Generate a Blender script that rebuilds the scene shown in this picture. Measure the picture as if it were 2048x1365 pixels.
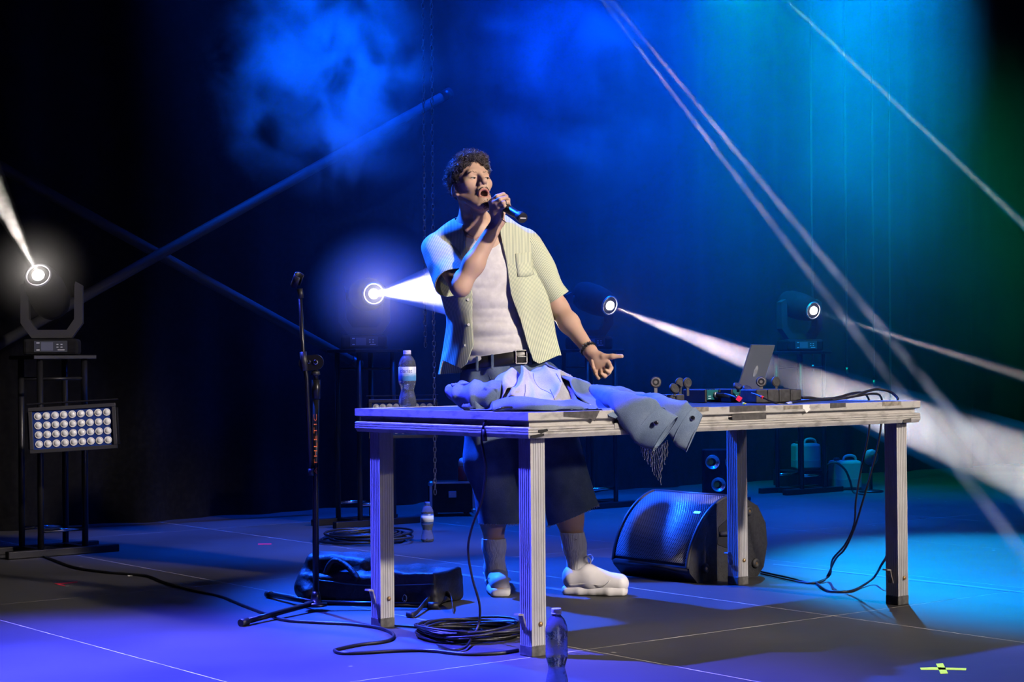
import bpy, bmesh, math, random
import numpy as np
from mathutils import Vector, Matrix

for _o in list(bpy.data.objects):
    bpy.data.objects.remove(_o)
scene = bpy.context.scene
COL = scene.collection
PI = math.pi

# ------------------------------------------------------------------ camera
FPX, CAM_H, PITCH, ROLL = 3593.7, 0.9586, 0.0127, -0.0083
_c, _s, _cr, _sr = math.cos(PITCH), math.sin(PITCH), math.cos(ROLL), math.sin(ROLL)
_fwd = Vector((0, _c, _s)); _up0 = Vector((0, -_s, _c)); _rt0 = Vector((1, 0, 0))
_rt = _rt0 * _cr + _up0 * _sr
_up = -_rt0 * _sr + _up0 * _cr
cam_data = bpy.data.cameras.new('camera')
cam_data.sensor_width = 36.0
cam_data.lens = FPX / 2048 * 36.0
cam_data.clip_end = 200
camera = bpy.data.objects.new('camera', cam_data)
_m = Matrix((_rt, _up, -_fwd)).transposed().to_4x4()
_m.translation = Vector((0, 0, CAM_H))
camera.matrix_world = _m
COL.objects.link(camera)
scene.camera = camera


def pix_ray(px, py):
    """direction through a pixel of the 2048 x 1365 frame"""
    return _fwd + _rt * ((px - 1024) / FPX) + _up * ((682.5 - py) / FPX)


def at(px, py, y):
    """point on the pixel's ray at distance y down the stage"""
    d = pix_ray(px, py)
    return Vector((0, 0, CAM_H)) + d * (y / d.y)


def onz(px, py, z=0.0):
    """point where the pixel's ray meets the height z"""
    d = pix_ray(px, py)
    return Vector((0, 0, CAM_H)) + d * ((z - CAM_H) / d.z)


# the stage is laid out on its own axes, 38 degrees off the camera's
SA = math.radians(38.0)
AX = Vector((math.cos(SA), math.sin(SA), 0))
BX = Vector((-math.sin(SA), math.cos(SA), 0))


def st(a, b, z=0.0):
    return AX * a + BX * b + Vector((0, 0, z))


def onb(px, py, b):
    """point where the pixel's ray meets the upright plane at stage depth b"""
    d = pix_ray(px, py)
    o = Vector((0, 0, CAM_H))
    return o + d * ((b - o.dot(BX)) / d.dot(BX))


# ------------------------------------------------------------------ view, world
vs = scene.view_settings
vs.view_transform = 'Standard'
vs.look = 'None'
vs.gamma = 1.0
vs.exposure = 0.0
vs.use_curve_mapping = False
scene.cycles.use_denoising = True
scene.cycles.volume_bounces = 0
scene.cycles.max_bounces = 8
scene.cycles.diffuse_bounces = 2
scene.cycles.volume_step_rate = 2.5
scene.cycles.use_light_tree = False
scene.cycles.adaptive_threshold = 0.03
scene.cycles.glossy_bounces = 3
scene.cycles.transmission_bounces = 8
scene.cycles.transparent_max_bounces = 8
scene.cycles.sample_clamp_indirect = 4.0
scene.cycles.volume_max_steps = 128
scene.cycles.caustics_refractive = False
scene.cycles.caustics_reflective = False

world = bpy.data.worlds.new('night')
scene.world = world
world.use_nodes = True
world.node_tree.nodes['Background'].inputs[0].default_value = (0.05, 0.08, 0.45, 1)
world.node_tree.nodes['Background'].inputs[1].default_value = 0.02


# ------------------------------------------------------------------ stage lamps on the trusses above the frame, plus two added front fills
def spot(name, loc, target, color, watts, angle, blend=0.3, radius=0.1, falloff=None):
    ld = bpy.data.lights.new(name, 'SPOT')
    ld.color = color
    ld.energy = watts
    ld.spot_size = math.radians(angle)
    ld.spot_blend = blend
    ld.shadow_soft_size = radius
    if falloff:
        ld.use_nodes = True
        nt = ld.node_tree
        em = nt.nodes['Emission']
        lf = nt.nodes.new('ShaderNodeLightFalloff')
        lf.inputs['Strength'].default_value = 1.0
        nt.links.new(lf.outputs[falloff], em.inputs['Strength'])
    o = bpy.data.objects.new(name, ld)
    COL.objects.link(o)
    o.location = loc
    o.rotation_euler = (Vector(target) - Vector(loc)).to_track_quat('-Z', 'Y').to_euler()
    return o


spot('front_key_lamp', (8.4, -0.3, 6.1), (0.45, 6.9, 1.0), (1.0, 0.87, 0.76), 7600, 17.5, 0.5, 0.25)
spot('added_floor_fill', (8.9, -0.6, 6.1), (1.75, 5.2, 0.0), (1.0, 0.90, 0.80), 6500, 12, 0.6, 0.20)  # added lamp that brightens the lower right floor and the tape cross
spot('added_leg_fill', (10.8, -2.5, 3.0), (0.5, 6.9, 0.8), (1.0, 0.87, 0.80), 800, 11, 0.6, 0.15)  # weak fill added to light the back legs of the table
spot('blue_back_lamp', st(4.2, 9.3, 5.2), (0.6, 7.3, 0.0), (0.008, 0.085, 1.0), 14500, 33, 0.6, 0.10)
spot('violet_side_lamp', (-3.2, 6.8, 6.3), (-1.05, 5.1, 0.0), (0.058, 0.062, 1.0), 40000, 38, 1.0, 0.10)
spot('cyan_back_lamp', st(10.2, 9.3, 5.4), (2.5, 8.3, 0.0), (0.0, 0.30, 0.9), 9500, 23, 0.7, 0.10)
# lamps that colour the haze at the back of the stage
spot('blue_haze_lamp', st(5.6, 8.5, 5.4), st(5.4, 8.6, 2.0), (0.0, 0.09, 1.0), 4200, 34, 0.9, 0.2)
spot('deep_blue_haze_lamp', st(7.4, 8.3, 5.8), st(7.0, 8.6, 1.0), (0.0, 0.06, 1.0), 5200, 60, 1.0, 0.2)
spot('cyan_haze_lamp', st(8.8, 8.3, 6.0), st(8.6, 8.6, 1.0), (0.0, 0.13, 1.0), 6300, 50, 1.0, 0.2)
spot('green_haze_lamp', st(8.2, 8.5, 3.95), st(10.6, 8.9, 1.7), (0.0, 1.0, 0.50), 900, 70, 1.0, 0.15)


# ------------------------------------------------------------------ helpers
def new_mat(name, base=(0.5, 0.5, 0.5), rough=0.5, metal=0.0, spec=0.5, **kw):
    m = bpy.data.materials.new(name)
    m.use_nodes = True
    p = m.node_tree.nodes['Principled BSDF']
    p.inputs['Base Color'].default_value = (*base, 1)
    p.inputs['Roughness'].default_value = rough
    p.inputs['Metallic'].default_value = metal
    p.inputs['Specular IOR Level'].default_value = spec
    for k, v in kw.items():
        p.inputs[k.replace('_', ' ')].default_value = v
    return m


def nd(m, kind, **props):
    n = m.node_tree.nodes.new(kind)
    for k, v in props.items():
        setattr(n, k, v)
    return n


def lk(m, a, b):
    m.node_tree.links.new(a, b)


def P(m):
    return m.node_tree.nodes['Principled BSDF']


def noise_col(m, c1, c2, scale=8.0, detail=6.0, lo=0.4, hi=0.65, coord='Object', stretch=None, rough=None, bump=0.0, bscale=None):
    """mottle a material between two colours, with optional relief"""
    tc = nd(m, 'ShaderNodeTexCoord')
    src = tc.outputs[coord]
    if stretch:
        mp = nd(m, 'ShaderNodeMapping')
        mp.inputs['Scale'].default_value = stretch
        lk(m, src, mp.inputs[0])
        src = mp.outputs[0]
    n = nd(m, 'ShaderNodeTexNoise')
    n.inputs['Scale'].default_value = scale
    n.inputs['Detail'].default_value = detail
    lk(m, src, n.inputs['Vector'])
    r = nd(m, 'ShaderNodeValToRGB')
    r.color_ramp.elements[0].position = lo
    r.color_ramp.elements[1].position = hi
    r.color_ramp.elements[0].color = (*c1, 1)
    r.color_ramp.elements[1].color = (*c2, 1)
    lk(m, n.outputs['Fac'], r.inputs[0])
    lk(m, r.outputs[0], P(m).inputs['Base Color'])
    if rough:
        mr = nd(m, 'ShaderNodeMapRange')
        mr.inputs['To Min'].default_value = rough[0]
        mr.inputs['To Max'].default_value = rough[1]
        lk(m, n.outputs['Fac'], mr.inputs[0])
        lk(m, mr.outputs[0], P(m).inputs['Roughness'])
    if bump:
        nb = n
        if bscale:
            nb = nd(m, 'ShaderNodeTexNoise')
            nb.inputs['Scale'].default_value = bscale
            nb.inputs['Detail'].default_value = 4
            lk(m, src, nb.inputs['Vector'])
        b = nd(m, 'ShaderNodeBump')
        b.inputs['Strength'].default_value = bump
        b.inputs['Distance'].default_value = 0.01
        lk(m, nb.outputs['Fac'], b.inputs['Height'])
        lk(m, b.outputs[0], P(m).inputs['Normal'])
    return m


class MB:
    """collects simple shapes into one mesh"""

    def __init__(self):
        self.v, self.f, self.sm = [], [], []

    def add(self, verts, faces, smooth=False, M=None):
        o = len(self.v)
        for p in verts:
            p = Vector(p)
            self.v.append(tuple(M @ p) if M is not None else tuple(p))
        for f in faces:
            self.f.append(tuple(i + o for i in f))
            self.sm.append(smooth)
        return self

    def box(self, c, s, M=None, bevel=0.0):
        x, y, z = (d / 2 for d in s)
        cx, cy, cz = c
        if bevel <= 0:
            vs_ = [(cx + i * x, cy + j * y, cz + k * z) for k in (-1, 1) for j in (-1, 1) for i in (-1, 1)]
            fs = [(0, 2, 3, 1), (4, 5, 7, 6), (0, 1, 5, 4), (2, 6, 7, 3), (0, 4, 6, 2), (1, 3, 7, 5)]
            return self.add(vs_, fs, False, M)
        bm = bmesh.new()
        bmesh.ops.create_cube(bm, size=1)
        for v in bm.verts:
            v.co = Vector((v.co.x * s[0] + cx, v.co.y * s[1] + cy, v.co.z * s[2] + cz))
        bmesh.ops.bevel(bm, geom=list(bm.edges), offset=min(bevel, min(s) * 0.49), segments=2, affect='EDGES', profile=0.5)
        bm.verts.index_update()
        self.add([v.co for v in bm.verts], [[v.index for v in f.verts] for f in bm.faces], False, M)
        bm.free()
        return self

    def lathe(self, prof, n=24, M=None, smooth=True, cap=True):
        """prof: (radius, z) from bottom to top"""
        vs_, fs = [], []
        for r, z in prof:
            for i in range(n):
                t = 2 * PI * i / n
                vs_.append((r * math.cos(t), r * math.sin(t), z))
        for k in range(len(prof) - 1):
            for i in range(n):
                j = (i + 1) % n
                fs.append((k * n + i, k * n + j, (k + 1) * n + j, (k + 1) * n + i))
        self.add(vs_, fs, smooth, M)
        if cap:
            o = len(self.v) - len(vs_)
            self.f.append(tuple(o + i for i in reversed(range(n)))); self.sm.append(False)
            k = (len(prof) - 1) * n
            self.f.append(tuple(o + k + i for i in range(n))); self.sm.append(False)
        return self

    def cyl(self, p, q, r, r2=None, n=16, smooth=True):
        p, q = Vector(p), Vector(q)
        d = q - p
        M = Matrix.Translation(p) @ d.to_track_quat('Z', 'Y').to_matrix().to_4x4()
        return self.lathe([(r, 0), (r2 if r2 is not None else r, d.length)], n, M, smooth)

    def tube(self, pts, r, n=8, closed=False, rad=None, smooth=True):
        pts = [Vector(p) for p in pts]
        m = len(pts)
        vs_, fs = [], []
        up = None
        for i, p in enumerate(pts):
            a = pts[(i - 1) % m] if (closed or i > 0) else p
            b = pts[(i + 1) % m] if (closed or i < m - 1) else p
            t = (b - a).normalized()
            if up is None:
                up = Vector((0, 0, 1)) if abs(t.z) < 0.9 else Vector((1, 0, 0))
            sx = t.cross(up)
            if sx.length < 1e-6:
                sx = t.cross(Vector((0, 1, 0)))
            sx.normalize()
            up = sx.cross(t).normalized()
            rr = rad[i] if rad is not None else r
            for k in range(n):
                w = 2 * PI * k / n
                vs_.append(p + sx * (rr * math.cos(w)) + up * (rr * math.sin(w)))
        for i in range(m if closed else m - 1):
            j = (i + 1) % m
            for k in range(n):
                l = (k + 1) % n
                fs.append((i * n + k, i * n + l, j * n + l, j * n + k))
        if not closed:
            fs.append(tuple(reversed(range(n))))
            fs.append(tuple((m - 1) * n + k for k in range(n)))
        return self.add(vs_, fs, smooth)

    def prism(self, poly, d0, d1, M=None, smooth=False):
        """poly in (x, z), extruded along y from d0 to d1"""
        n = len(poly)
        vs_ = [(x, d0, z) for x, z in poly] + [(x, d1, z) for x, z in poly]
        fs = [tuple(range(n)), tuple(n + i for i in reversed(range(n)))]
        self.add(vs_, fs, False, M)
        o = len(self.v) - 2 * n
        for i in range(n):
            j = (i + 1) % n
            self.f.append((o + j, o + i, o + n + i, o + n + j)); self.sm.append(smooth)
        return self

    def sphere(self, c, r, n=12, M=None, sc=(1, 1, 1)):
        prof = [(r * math.sin(PI * k / n), -r * math.cos(PI * k / n)) for k in range(n + 1)]
        prof[0] = (r * 0.02, -r); prof[-1] = (r * 0.02, r)
        T = Matrix.Translation(Vector(c)) @ Matrix.Diagonal((*sc, 1))
        return self.lathe(prof, n + 4, (M @ T) if M is not None else T)

    def mesh(self, name):
        me = bpy.data.meshes.new(name)
        me.from_pydata(self.v, [], self.f)
        me.polygons.foreach_set('use_smooth', self.sm)
        me.update()
        return me

    def build(self, name, mat, parent=None, M=None):
        return link(name, self.mesh(name), mat, parent, M)


def link(name, me, mat, parent=None, M=None):
    o = bpy.data.objects.new(name, me)
    if mat is not None and len(me.materials) == 0:
        me.materials.append(mat)
    COL.objects.link(o)
    if parent is not None:
        o.parent = parent
    if M is not None:
        o.matrix_local = M
    return o


def thing(name, label, cat, loc=(0, 0, 0), rz=0.0, group=None):
    o = bpy.data.objects.new(name, None)
    o.empty_display_size = 0.1
    COL.objects.link(o)
    o.location = loc
    o.rotation_euler = (0, 0, rz)
    return tag(o, label, cat, group)


def tag(o, label=None, cat=None, group=None, kind=None):
    if label: o['label'] = label
    if cat: o['category'] = cat
    if group: o['group'] = group
    if kind: o['kind'] = kind
    return o


def copy_tree(o, parent=None):
    c = o.copy()
    COL.objects.link(c)
    c.parent = parent
    for ch in [x for x in bpy.data.objects if x.parent == o]:
        k = copy_tree(ch, c)
        k.matrix_parent_inverse = ch.matrix_parent_inverse.copy()
    return c


def spline(ctrl, per=10, closed=False):
    """Catmull-Rom through control points"""
    P_ = [Vector(p) for p in ctrl]
    n = len(P_)
    out = []
    for i in range(n if closed else n - 1):
        if closed:
            p0, p1, p2, p3 = P_[(i - 1) % n], P_[i], P_[(i + 1) % n], P_[(i + 2) % n]
        else:
            p0, p1, p2, p3 = P_[max(i - 1, 0)], P_[i], P_[i + 1], P_[min(i + 2, n - 1)]
        for k in range(per):
            t = k / per
            out.append(0.5 * ((2 * p1) + (p2 - p0) * t + (2 * p0 - 5 * p1 + 4 * p2 - p3) * t * t + (3 * p1 - p0 - 3 * p2 + p3) * t ** 3))
    if not closed:
        out.append(P_[-1])
    return out


def sub(o, levels=2):
    m = o.modifiers.new('subdivision', 'SUBSURF')
    m.levels = levels
    m.render_levels = levels
    return o


def basis(loc, x, y, z):
    M = Matrix((Vector(x), Vector(y), Vector(z))).transposed().to_4x4()
    M.translation = Vector(loc)
    return M


def smooth_all(me):
    me.polygons.foreach_set('use_smooth', [True] * len(me.polygons))


def set_attr(me, name, values):
    a = me.attributes.new(name, 'FLOAT', 'POINT')
    a.data.foreach_set('value', np.asarray(values, dtype=np.float32))


# ------------------------------------------------------------------ smooth solids: blended primitives turned into one mesh
def V(*p):
    return np.array(p, dtype=np.float64)


class Solid:
    def __init__(self):
        self.ops = []
        self.relief = None

    def _add(self, op, k, fn, c, r):
        self.ops.append((op, k, fn, np.asarray(c, float), float(r)))
        return self

    def cone(self, a, b, r1, r2, k=0.02, op='u', flat=None):
        """rounded cone from a to b; flat = (axis, factor) squashes it along an axis"""
        a, b = np.asarray(a, float), np.asarray(b, float)
        if flat is not None:
            ax, fac = np.asarray(flat[0], float), flat[1]
            ax = ax / np.linalg.norm(ax)
        else:
            ax, fac = None, 1.0

        def fn(p):
            q = p - a
            ab = b - a
            if ax is not None:
                q = q + np.outer(q @ ax, ax) * (1 / fac - 1)
                ab = ab + ax * (ab @ ax) * (1 / fac - 1)
            t = np.clip((q @ ab) / max(ab @ ab, 1e-12), 0, 1)
            d = np.linalg.norm(q - t[:, None] * ab, axis=1) - (r1 + (r2 - r1) * t)
            return d * fac
        return self._add(op, k, fn, (a + b) / 2, np.linalg.norm(b - a) / 2 + max(r1, r2))

    def chain(self, pts, rs, k=0.01, op='u', flat=None):
        for i in range(len(pts) - 1):
            self.cone(pts[i], pts[i + 1], rs[i], rs[i + 1], k, op, flat)
        return self

    def ball(self, c, r, k=0.02, op='u'):
        return self.cone(c, c, r, r, k, op)

    def ell(self, c, rad, k=0.02, op='u', R=None):
        c, rad = np.asarray(c, float), np.asarray(rad, float)
        Rm = np.eye(3) if R is None else np.array(R)[:3, :3]

        def fn(p):
            q = (p - c) @ Rm
            k0 = np.linalg.norm(q / rad, axis=1)
            k1 = np.linalg.norm(q / (rad * rad), axis=1) + 1e-9
            return k0 * (k0 - 1) / k1
        return self._add(op, k, fn, c, rad.max())

    def box(self, c, half, rnd=0.01, k=0.01, op='u', R=None):
        c, half = np.asarray(c, float), np.asarray(half, float)
        Rm = np.eye(3) if R is None else np.array(R)[:3, :3]

        def fn(p):
            q = np.abs((p - c) @ Rm) - (half - rnd)
            return np.linalg.norm(np.maximum(q, 0), axis=1) + np.minimum(q.max(axis=1), 0) - rnd
        return self._add(op, k, fn, c, np.linalg.norm(half))

    def evaluate(self, p, bc=None, br=0.0):
        d = np.full(len(p), 0.5)
        for op, k, fn, c, r in self.ops:
            if bc is not None and np.linalg.norm(c - bc) - r > br + 2 * k + 0.02:
                continue
            e = fn(p)
            if op == 'u':
                h = np.maximum(k - np.abs(d - e), 0) / k
                d = np.minimum(d, e) - h * h * k * 0.25
            elif op == 's':
                h = np.maximum(k - np.abs(d + e), 0) / k
                d = np.maximum(d, -e) + h * h * k * 0.25
            else:
                h = np.maximum(k - np.abs(d - e), 0) / k
                d = np.maximum(d, e) + h * h * k * 0.25
        if self.relief is not None:
            d = d + self.relief(p)
        return d

    def bounds(self):
        lo = np.min([c - r for op, k, fn, c, r in self.ops if op == 'u'], axis=0)
        hi = np.max([c + r for op, k, fn, c, r in self.ops if op == 'u'], axis=0)
        return lo, hi

    def mesh(self, h, lo=None, hi=None):
        """surface nets on a grid of pitch h, worked block by block near the surface"""
        l, u = self.bounds()
        lo = l - 3 * h if lo is None else np.asarray(lo, float)
        hi = u + 3 * h if hi is None else np.asarray(hi, float)
        NB = 16
        nb = np.maximum(np.ceil((hi - lo) / h / NB).astype(int), 1)
        n = nb * NB
        F = np.empty(n, np.float32)
        cs = [lo[i] + (np.arange(nb[i]) * NB + NB / 2 - 0.5) * h for i in range(3)]
        C = np.stack(np.meshgrid(*cs, indexing='ij'), -1).reshape(-1, 3)
        dc = self.evaluate(C).reshape(nb)
        br = NB * h * 0.5 * 1.733
        g = [np.arange(NB) * h for _ in range(3)]
        base = np.stack(np.meshgrid(*g, indexing='ij'), -1).reshape(-1, 3)
        for i in range(nb[0]):
            for j in range(nb[1]):
                for k in range(nb[2]):
                    sl = (slice(i * NB, i * NB + NB), slice(j * NB, j * NB + NB), slice(k * NB, k * NB + NB))
                    d = dc[i, j, k]
                    if abs(d) > br * 1.5 + 0.01:
                        F[sl] = d
                        continue
                    o = lo + np.array([i, j, k]) * NB * h
                    F[sl] = self.evaluate(base + o, o + NB * h / 2, br).reshape(NB, NB, NB)
        S = F < 0
        c0 = S[:-1, :-1, :-1]
        cnt = np.zeros(c0.shape, np.int8)
        for dx in (0, 1):
            for dy in (0, 1):
                for dz in (0, 1):
                    cnt += S[dx:n[0] - 1 + dx, dy:n[1] - 1 + dy, dz:n[2] - 1 + dz]
        act = np.argwhere((cnt > 0) & (cnt < 8))
        idx = np.full(c0.shape, -1, np.int32)
        idx[act[:, 0], act[:, 1], act[:, 2]] = np.arange(len(act))
        acc = np.zeros((len(act), 3)); num = np.zeros(len(act))
        cr = [(x, y, z) for x in (0, 1) for y in (0, 1) for z in (0, 1)]
        for p in cr:
            for ax in range(3):
                if p[ax] == 1:
                    continue
                q = list(p); q[ax] = 1
                fp = F[act[:, 0] + p[0], act[:, 1] + p[1], act[:, 2] + p[2]]
                fq = F[act[:, 0] + q[0], act[:, 1] + q[1], act[:, 2] + q[2]]
                mk = (fp < 0) != (fq < 0)
                t = np.where(mk, fp / np.where(mk, fp - fq, 1), 0)
                pos = np.tile(np.array(p, float), (len(act), 1))
                pos[:, ax] = t
                acc[mk] += pos[mk]; num[mk] += 1
        verts = lo + (act + acc / num[:, None]) * h
        quads = []
        for ax in range(3):
            o1, o2 = [(1, 2), (2, 0), (0, 1)][ax]
            s0 = [slice(1, m - 1) for m in n]; s1 = [slice(1, m - 1) for m in n]
            s1[ax] = slice(2, n[ax])
            A, B = S[tuple(s0)], S[tuple(s1)]
            for flip, mk in ((False, A & ~B), (True, ~A & B)):
                e = np.argwhere(mk) + 1
                if not len(e):
                    continue

                def cell(d1, d2):
                    c = e.copy(); c[:, o1] -= d1; c[:, o2] -= d2
                    c = np.minimum(c, np.array(n) - 2)
                    return idx[c[:, 0], c[:, 1], c[:, 2]]
                q = np.stack([cell(1, 1), cell(0, 1), cell(0, 0), cell(1, 0)], 1)
                quads.append(q[:, ::-1] if flip else q)
        quads = np.concatenate(quads)
        quads = quads[(quads >= 0).all(1)]
        return verts, quads


def tri(quads):
    return np.concatenate([quads[:, [0, 1, 2]], quads[:, [0, 2, 3]]])


def clip(verts, tris, s, extra=None):
    """keep the part of a triangle mesh where the field s is negative, with a clean edge"""
    verts = np.asarray(verts, float); s = np.asarray(s, float)
    ins = s < 0
    cnt = ins[tris].sum(1)
    out = [tris[cnt == 3]]
    nv = [verts]; off = len(verts); ns = []
    cache_pairs = []
    for want in (1, 2):
        T = tris[cnt == want]
        if not len(T):
            continue
        I = ins[T]
        odd = np.argmax(I if want == 1 else ~I, axis=1)
        r = np.arange(len(T))
        a, b, c = T[r, odd], T[r, (odd + 1) % 3], T[r, (odd + 2) % 3]
        cache_pairs.append((want, a, b, c))
    if cache_pairs:
        E = np.concatenate([np.concatenate([np.stack([a, b], 1), np.stack([a, c], 1)]) for _, a, b, c in cache_pairs])
        Es = np.sort(E, axis=1)
        U, inv = np.unique(Es, axis=0, return_inverse=True)
        inv = inv.reshape(-1)
        t = s[U[:, 0]] / (s[U[:, 0]] - s[U[:, 1]])
        nv.append(verts[U[:, 0]] + (verts[U[:, 1]] - verts[U[:, 0]]) * t[:, None])
        p = 0
        for want, a, b, c in cache_pairs:
            m = len(a)
            ab = inv[p:p + m] + off; ac = inv[p + m:p + 2 * m] + off
            p += 2 * m
            if want == 1:
                out.append(np.stack([a, ab, ac], 1))
            else:
                out.append(np.stack([ab, b, c], 1)); out.append(np.stack([ab, c, ac], 1))
    T = np.concatenate(out); Vx = np.concatenate(nv)
    used = np.unique(T)
    mp = np.full(len(Vx), -1, int); mp[used] = np.arange(len(used))
    return Vx[used], mp[T]


def relax(verts, faces, it=2, f=0.5):
    """light smoothing"""
    n = len(verts)
    k = faces.shape[1]
    e = np.concatenate([faces[:, [i, (i + 1) % k]] for i in range(k)])
    for _ in range(it):
        acc = np.zeros_like(verts); num = np.zeros(n)
        for q in range(3):
            acc[:, q] = np.bincount(e[:, 0], verts[e[:, 1], q], n) + np.bincount(e[:, 1], verts[e[:, 0], q], n)
        num = np.bincount(e[:, 0], minlength=n) + np.bincount(e[:, 1], minlength=n)
        verts = verts * (1 - f) + acc / np.maximum(num, 1)[:, None] * f
    return verts


def np_mesh(name, verts, faces, smooth=True):
    me = bpy.data.meshes.new(name)
    k = faces.shape[1]
    me.vertices.add(len(verts)); me.vertices.foreach_set('co', np.asarray(verts, np.float32).ravel())
    me.loops.add(len(faces) * k); me.loops.foreach_set('vertex_index', np.asarray(faces, np.int32).ravel())
    me.polygons.add(len(faces))
    me.polygons.foreach_set('loop_start', np.arange(0, len(faces) * k, k, dtype=np.int32))
    if smooth:
        me.polygons.foreach_set('use_smooth', [True] * len(faces))
    me.update(calc_edges=True)
    me.validate()
    return me


class Waves:
    """cheap smooth noise: a sum of random plane waves"""

    def __init__(self, seed, freq, n=14, aniso=(1, 1, 1), spread=0.5):
        r = np.random.RandomState(seed)
        k = r.normal(size=(n, 3)); k /= np.linalg.norm(k, axis=1)[:, None]
        self.k = k * freq * (1 - spread + 2 * spread * r.rand(n, 1)) * np.array(aniso)
        self.ph = r.rand(n) * 2 * PI
        self.n = n

    def __call__(self, p):
        return np.sin(np.asarray(p) @ self.k.T + self.ph).sum(1) / math.sqrt(self.n)


def sstep(a, b, x):
    t = np.clip((x - a) / (b - a), 0, 1)
    return t * t * (3 - 2 * t)


def text_mesh(body, size, extrude=0.0, spacing=1.0):
    cu = bpy.data.curves.new('lettering', 'FONT')
    cu.body = body
    cu.size = size
    cu.extrude = extrude
    cu.space_character = spacing
    cu.align_x = 'CENTER'
    cu.align_y = 'CENTER'
    ob = bpy.data.objects.new('lettering_curve', cu)
    COL.objects.link(ob)
    dg = bpy.context.evaluated_depsgraph_get()
    me = bpy.data.meshes.new_from_object(ob.evaluated_get(dg))
    bpy.data.objects.remove(ob)
    bpy.data.curves.remove(cu)
    me.materials.clear()
    return me


def A(px, py, y):
    return np.array(at(px, py, y))


def fl(px, py):
    return np.array(onz(px, py, 0.0))


def on_solid(S, px, py, y0=7.2, y1=7.6):
    o_ = np.array((0, 0, CAM_H)); d_ = np.array(pix_ray(px, py))
    ys = np.linspace(y0, y1, 160)
    dd = S.evaluate(np.array([o_ + d_ * (y / d_[1]) for y in ys]))
    return o_ + d_ * (ys[np.argmax(dd < 0)] / d_[1])


# ------------------------------------------------------------------ the stage itself
STAGE = basis((0, 0, 0), AX, BX, (0, 0, 1))
B_WALL = 10.2

mat_joint = noise_col(new_mat('joint_dust', rough=0.8), (0.22, 0.20, 0.18), (0.70, 0.66, 0.60), 9, 5, 0.3, 0.62)
mat_floor = new_mat('black_floor_film', (0.03, 0.03, 0.03), 0.42, 0, 0.9)


def floor_nodes(m):
    tc = nd(m, 'ShaderNodeTexCoord')
    geo = nd(m, 'ShaderNodeNewGeometry')
    oi = nd(m, 'ShaderNodeObjectInfo')
    big = nd(m, 'ShaderNodeTexNoise'); big.inputs['Scale'].default_value = 1.3; big.inputs['Detail'].default_value = 7
    lk(m, geo.outputs['Position'], big.inputs['Vector'])
    mp = nd(m, 'ShaderNodeMapping')
    mp.inputs['Rotation'].default_value = (0, 0, 0.5)
    mp.inputs['Scale'].default_value = (1.5, 22, 1)
    lk(m, geo.outputs['Position'], mp.inputs[0])
    scr = nd(m, 'ShaderNodeTexNoise'); scr.inputs['Scale'].default_value = 2.2; scr.inputs['Detail'].default_value = 9; scr.inputs['Roughness'].default_value = 0.75
    lk(m, mp.outputs[0], scr.inputs['Vector'])
    r1 = nd(m, 'ShaderNodeValToRGB')
    r1.color_ramp.elements[0].position = 0.35; r1.color_ramp.elements[0].color = (0.024, 0.023, 0.022, 1)
    r1.color_ramp.elements[1].position = 0.75; r1.color_ramp.elements[1].color = (0.046, 0.043, 0.040, 1)
    lk(m, big.outputs['Fac'], r1.inputs[0])
    r2 = nd(m, 'ShaderNodeValToRGB')
    r2.color_ramp.elements[0].position = 0.60; r2.color_ramp.elements[0].color = (0, 0, 0, 1)
    r2.color_ramp.elements[1].position = 0.78; r2.color_ramp.elements[1].color = (1, 1, 1, 1)
    lk(m, scr.outputs['Fac'], r2.inputs[0])
    vo = nd(m, 'ShaderNodeTexVoronoi'); vo.inputs['Scale'].default_value = 2.6
    lk(m, geo.outputs['Position'], vo.inputs['Vector'])
    r3 = nd(m, 'ShaderNodeValToRGB')
    r3.color_ramp.elements[0].position = 0.018; r3.color_ramp.elements[0].color = (1, 1, 1, 1)
    r3.color_ramp.elements[1].position = 0.03; r3.color_ramp.elements[1].color = (0, 0, 0, 1)
    lk(m, vo.outputs['Distance'], r3.inputs[0])
    mx = nd(m, 'ShaderNodeMixRGB', blend_type='MIX'); mx.inputs[2].default_value = (0.14, 0.13, 0.12, 1)
    lk(m, r2.outputs[0], mx.inputs[0]); lk(m, r1.outputs[0], mx.inputs[1])
    mx2 = nd(m, 'ShaderNodeMixRGB', blend_type='MIX'); mx2.inputs[2].default_value = (0.35, 0.33, 0.30, 1)
    lk(m, r3.outputs[0], mx2.inputs[0]); lk(m, mx.outputs[0], mx2.inputs[1])
    lk(m, mx2.outputs[0], P(m).inputs['Base Color'])
    mr = nd(m, 'ShaderNodeMapRange'); mr.inputs['From Min'].default_value = 0.3; mr.inputs['From Max'].default_value = 0.7
    mr.inputs['To Min'].default_value = 0.46; mr.inputs['To Max'].default_value = 0.60
    lk(m, big.outputs['Fac'], mr.inputs[0]); lk(m, mr.outputs[0], P(m).inputs['Roughness'])


floor_nodes(mat_floor)
floor = MB().box((6, 5, -0.0605), (26, 22, 0.12)).build('floor', mat_joint, None, STAGE)
tag(floor, 'black stage floor of large film-faced panels with pale worn joints', None, None, 'structure')
_pm = MB().box((0, 0, -0.01), (1.2155, 2.4255, 0.02), None, 0.0015).mesh('panel')
_pm.materials.append(mat_floor)
A0, B0, DA, DB = 2.675, 4.60, 1.22, 2.43
for ia in range(-4, 10):
    for ib in range(-3, 3):
        link('panel', _pm, None, floor, Matrix.Translation((A0 + DA * (ia + 0.5), B0 + DB * (ib + 0.5), 0.0)))

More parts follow.
